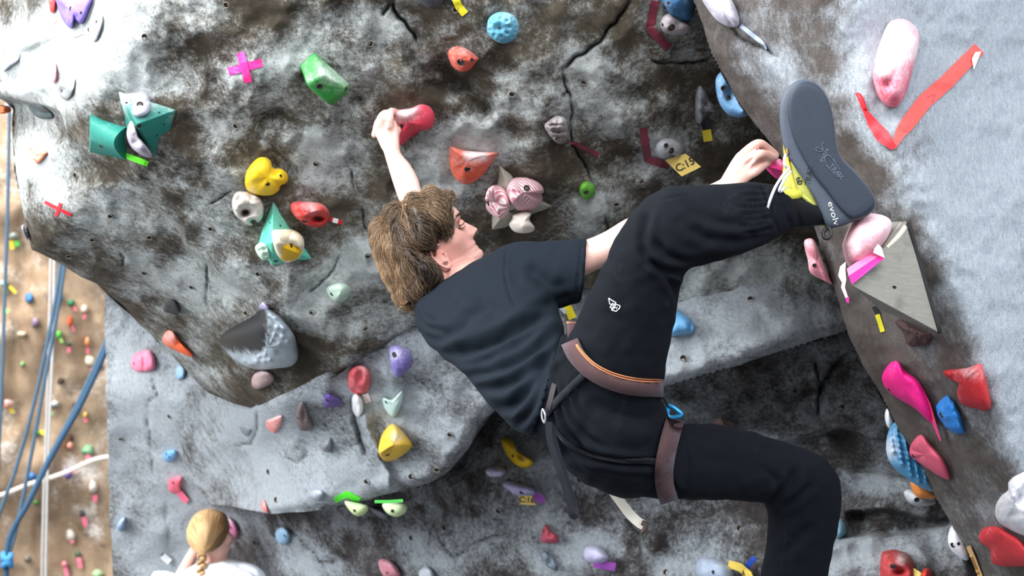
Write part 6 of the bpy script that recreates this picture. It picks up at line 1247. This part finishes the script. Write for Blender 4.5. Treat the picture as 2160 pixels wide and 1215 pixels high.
# --- ropes hanging in front of the far wall
def rope(label, pts, r, rgb, name='climbing_rope', group=None):
    w = [tuple(P(*p)) for p in pts]; V, F = sweep(w, r, 8, True, 8); o = mk(name, V, F, plain('rope_%d_%d_%d' % rgb, rgb, .8, .25, 60, .3, .3), None, True, origin=w[-1]); tag(o, label, 'rope', group); return o
BL = (66, 90, 110)
rope('blue rope hanging straight down the left edge', [(24, -60, 11.2), (18, 360, 11.2), (10, 620, 11.2), (4, 800, 11.2), (-6, 1040, 11.2), (-14, 1330, 11.2)], .011, BL)
rope('blue rope of the slanting pair, left one', [(140, 420, 10.6), (124, 590, 10.6), (80, 815, 10.6), (36, 980, 10.6), (0, 1080, 10.6), (-60, 1270, 10.6)], .0105, BL)
rope('blue rope of the slanting pair, right one', [(146, 420, 10.5), (132, 590, 10.5), (92, 815, 10.5), (62, 980, 10.5), (36, 1108, 10.5), (14, 1200, 10.5), (6, 1330, 10.5)], .0105, BL)
rope('thick blue rope running down to the knot', [(262, 640, 9.9), (222, 742, 9.9), (172, 850, 9.9), (110, 960, 9.9), (60, 1060, 9.9), (30, 1112, 9.9), (17, 1150, 9.9), (14, 1190, 9.9), (8, 1330, 9.9)], .0145, (46, 76, 102))
rope('second blue rope beside the thick one', [(258, 630, 9.95), (214, 742, 9.95), (160, 858, 9.95), (100, 972, 9.95), (50, 1076, 9.95), (24, 1122, 9.95), (14, 1150, 9.95)], .011, BL)
rope('thin grey rope hanging vertically, left one', [(108, 440, 11.0), (106, 600, 11.0), (98, 900, 11.0), (92, 1060, 11.0), (86, 1330, 11.0)], .008, (168, 166, 164))
rope('thin grey rope hanging vertically, right one', [(116, 440, 11.0), (112, 700, 11.0), (104, 900, 11.0), (99, 1060, 11.0), (95, 1330, 11.0)], .008, (176, 174, 172))
rope('white lumpy cord running across the far wall', [(-20, 1052, 12.5), (20, 1038, 12.5), (60, 1022, 12.5), (100, 1010, 12.5), (140, 996, 12.5), (175, 980, 12.5), (205, 968, 12.5), (240, 962, 12.5)], .016, (206, 196, 186), 'cord')
kn = []
for k in range(26):
    a = k * .75; kn.append(tuple(P(15 + 8 * math.cos(a), 1180 + k * .9 + 5 * math.sin(a * 1.7) - 10, 9.88 + .03 * math.sin(a))))
V, F = sweep(kn, .016, 8, True, 3); o = mk('rope_knot', V, F, plain('rope_knot_blue', (58, 126, 178), .8, .2, 60), None); tag(o, 'blue knot tied at the lower end of the thick rope', 'knot')

# ------------------------------------------------------------------ woman at the foot of the wall
dW = 7.2
wp = []
WSK = skin_mat('skin_pale', (226, 176, 160))
wp.append(loft([(428, 1082, 458, 1082, 7.2, .03), (408, 1098, 478, 1098, 7.2, .075), (402, 1122, 484, 1122, 7.2, .09), (408, 1146, 486, 1144, 7.2, .088), (424, 1164, 484, 1160, 7.2, .07), (440, 1176, 478, 1172, 7.2, .05)], 40, 36))
wp.append(loft([(434, 1150, 482, 1150, 7.21, .05), (436, 1172, 480, 1170, 7.21, .052), (430, 1186, 484, 1184, 7.2, .058), (410, 1196, 500, 1192, 7.2, .07)], 26, 30))
def wP(px, py, d=dW): return P(px, py, d)
# arms, hands and legs under and beside the shirt
fl0 = P(440, 1200, dW); gx, gy = fl0.x, fl0.y
for sx in (-1, 1):
    hip = Vector((gx + sx * .085, gy, .86)); wp.append(sweep([tuple(hip + Vector((0, 0, .1))), tuple(hip), (hip.x + sx * .01, gy + .02, .46), (hip.x + sx * .01, gy, .10), (hip.x + sx * .01, gy + .02, .05)], [.10, .085, .055, .04, .045], 16, True, 4))
    wp.append(sweep([(hip.x + sx * .01, gy - .06, .04), (hip.x + sx * .01, gy + .02, .04), (hip.x + sx * .01, gy + .15, .03)], [.03, .04, .028], 12, True, 3))
shz = P(440, 1208, dW).z
for sx, hz in ((-1, 1.50), (1, 1.12)):
    s0 = Vector((gx + sx * .17, gy, shz - .05)); el = Vector((gx + sx * .24, gy + .12, 1.16)); ha = Vector((gx + sx * (.10 if sx < 0 else .2), gy + .33, hz))
    wp.append(sweep([tuple(s0), tuple((s0 + el) / 2), tuple(el), tuple((el + ha) / 2), tuple(ha)], [.045, .04, .034, .028, .022], 14, True, 4))
    wp.append(ball(ha + Vector((0, .03, .04)), (.035, .02, .05), 14, 10))
    for k in range(4): wp.append(sweep([tuple(ha + Vector((-.027 + .018 * k, .03, .07))), tuple(ha + Vector((-.027 + .018 * k, .05, .105))), tuple(ha + Vector((-.027 + .018 * k, .075, .10)))], [.009, .0085, .008], 8, True, 3))
    wp.append(sweep([tuple(ha + Vector((sx * -.03, .03, .02))), tuple(ha + Vector((sx * -.055, .045, .045))), tuple(ha + Vector((sx * -.058, .06, .07)))], [.011, .010, .009], 8, True, 3))
wp.append(sweep([tuple(P(479, 1124, 7.17)), tuple(P(483, 1130, 7.165)), tuple(P(483, 1140, 7.165)), tuple(P(478, 1146, 7.17)), tuple(P(477, 1136, 7.175))], [.006, .008, .008, .008, .006], 8, True, 3))
wp.append(sweep([(gx, gy, .85), (gx, gy, 1.1), (gx, gy, shz - .1)], [.13, .12, .13], 20, True, 4))
wV, wF = fuse(wp, .006, 3)
woman = mk('person', wV, wF, WSK, None, True, origin=(gx, gy, 0)); tag(woman, 'woman with a long blond braid and white shirt standing below, seen from behind', 'person')
# face features on the far side
FR = Vector((.35, .93, 0)).normalized(); hc = P(446, 1126, 7.2)
V, F = chain([(480, 1128, 7.26, .012), (486, 1136, 7.27, .014), (484, 1144, 7.265, .012)]); mk('nose', V, F, WSK, woman)
HW = hair_mat('hair_blond', (112, 78, 50), (206, 168, 118))
hV, hF = fuse([loft([(432, 1074, 450, 1074, 7.18, .03), (412, 1084, 474, 1085, 7.18, .075), (398, 1106, 484, 1108, 7.18, .10), (394, 1128, 482, 1124, 7.175, .103), (400, 1148, 476, 1136, 7.165, .095), (412, 1162, 466, 1152, 7.15, .075), (424, 1172, 440, 1168, 7.13, .04)], 44, 40)], .005, 2)
x_, y_, d_ = proj(hV); ho = mk('hair', hV, hF, HW, woman); set_tone(ho, .75 - .55 * np.clip((x_ - 430) / 45, 0, 1) + .1 * vnoise(x_, y_, 8, 4))
HB2 = BVHTree.FromPolygons(hV.tolist(), hF); sv = []; sf = []; st = []; nb = 0
for k in range(420):
    a = random.uniform(0, 2 * math.pi); x0 = 440 + 46 * math.cos(a) * random.uniform(.2, 1); y0 = 1122 + 48 * math.sin(a) * random.uniform(.2, 1) - 4; pts = []
    for s in np.linspace(0, 1, 9):
        xx = x0 + (430 - x0) * s ** 1.3 ; yy = y0 + (1166 - y0) * s; h = cast(HB2, xx, yy, 5)
        if h[0] is not None: pts.append(tuple(h[0] - (h[0] - CAMP).normalized() * .002))
    if len(pts) < 4: continue
    V, F = sweep(pts, .0016, 4, False); sv.append(V); sf += [[i + nb for i in f] for f in F]; nb += len(V); st.append(np.full(len(V), np.clip(.8 - .55 * np.clip((x0 - 425) / 45, 0, 1) + random.uniform(-.2, .2), 0, 1)))
V = np.concatenate(sv); o = mk('hair_strands', V, sf, HW, woman); set_tone(o, np.concatenate(st)); o['kind'] = 'stuff'
for k in range(13):
    s = 1 if k % 2 else -1; y0 = 1166 + k * 8
    V, F = fuse([loft([(424 - 4 * s - .2 * k, y0 - 3, 432 - 4 * s - .2 * k, y0 - 8, 7.125, .012), (418 + 3 * s - .3 * k, y0 + 4, 434 + 3 * s - .3 * k, y0, 7.112, .022), (420 + 5 * s - .3 * k, y0 + 12, 432 + 5 * s - .3 * k, y0 + 10, 7.12, .014)], 14, 14)], .003, 1)
    o = mk('braid_strand', V, F, HW, woman); set_tone(o, np.full(len(V), .62 + .1 * s))
WS = cloth_mat('white_shirt', (232, 236, 242), 300, sheen=.1)
def wl(pts): return loft(pts, 40, 40, 2.3)
shp = [wl([(432, 1184, 484, 1180, 7.2, .068), (414, 1190, 502, 1186, 7.2, .085), (392, 1202, 536, 1194, 7.2, .10), (376, 1218, 556, 1212, 7.2, .112), (372, 1250, 552, 1248, 7.2, .118), (376, 1330, 530, 1330, 7.2, .125), (378, 1420, 528, 1420, 7.2, .13), (374, 1520, 530, 1520, 7.2, .14)])]
for sx in (-1, 1):
    s0 = Vector((gx + sx * .15, gy, shz - .03)); el = Vector((gx + sx * .225, gy + .08, 1.22)); shp.append(sweep([tuple(s0), tuple((s0 + el) / 2), tuple(el)], [.07, .065, .062], 16, True, 4))
V, F = fuse(shp, .008, 3); V = folds(V, F, [([(455, 1190), (480, 1205), (520, 1212)], -.008, 5), ([(500, 1195), (530, 1205), (545, 1215)], -.008, 4)]); mk('t_shirt', V, F, WS, woman)
V, F = fuse([sweep([(gx + sx * .085, gy, 1.0), (gx + sx * .09, gy, .8), (gx + sx * .095, gy + .02, .46), (gx + sx * .095, gy, .12)], [.115, .105, .075, .058], 18, True, 4) for sx in (-1, 1)], .008, 3); mk('leggings', V, F, cloth_mat('leggings_dark', (34, 36, 42)), woman)
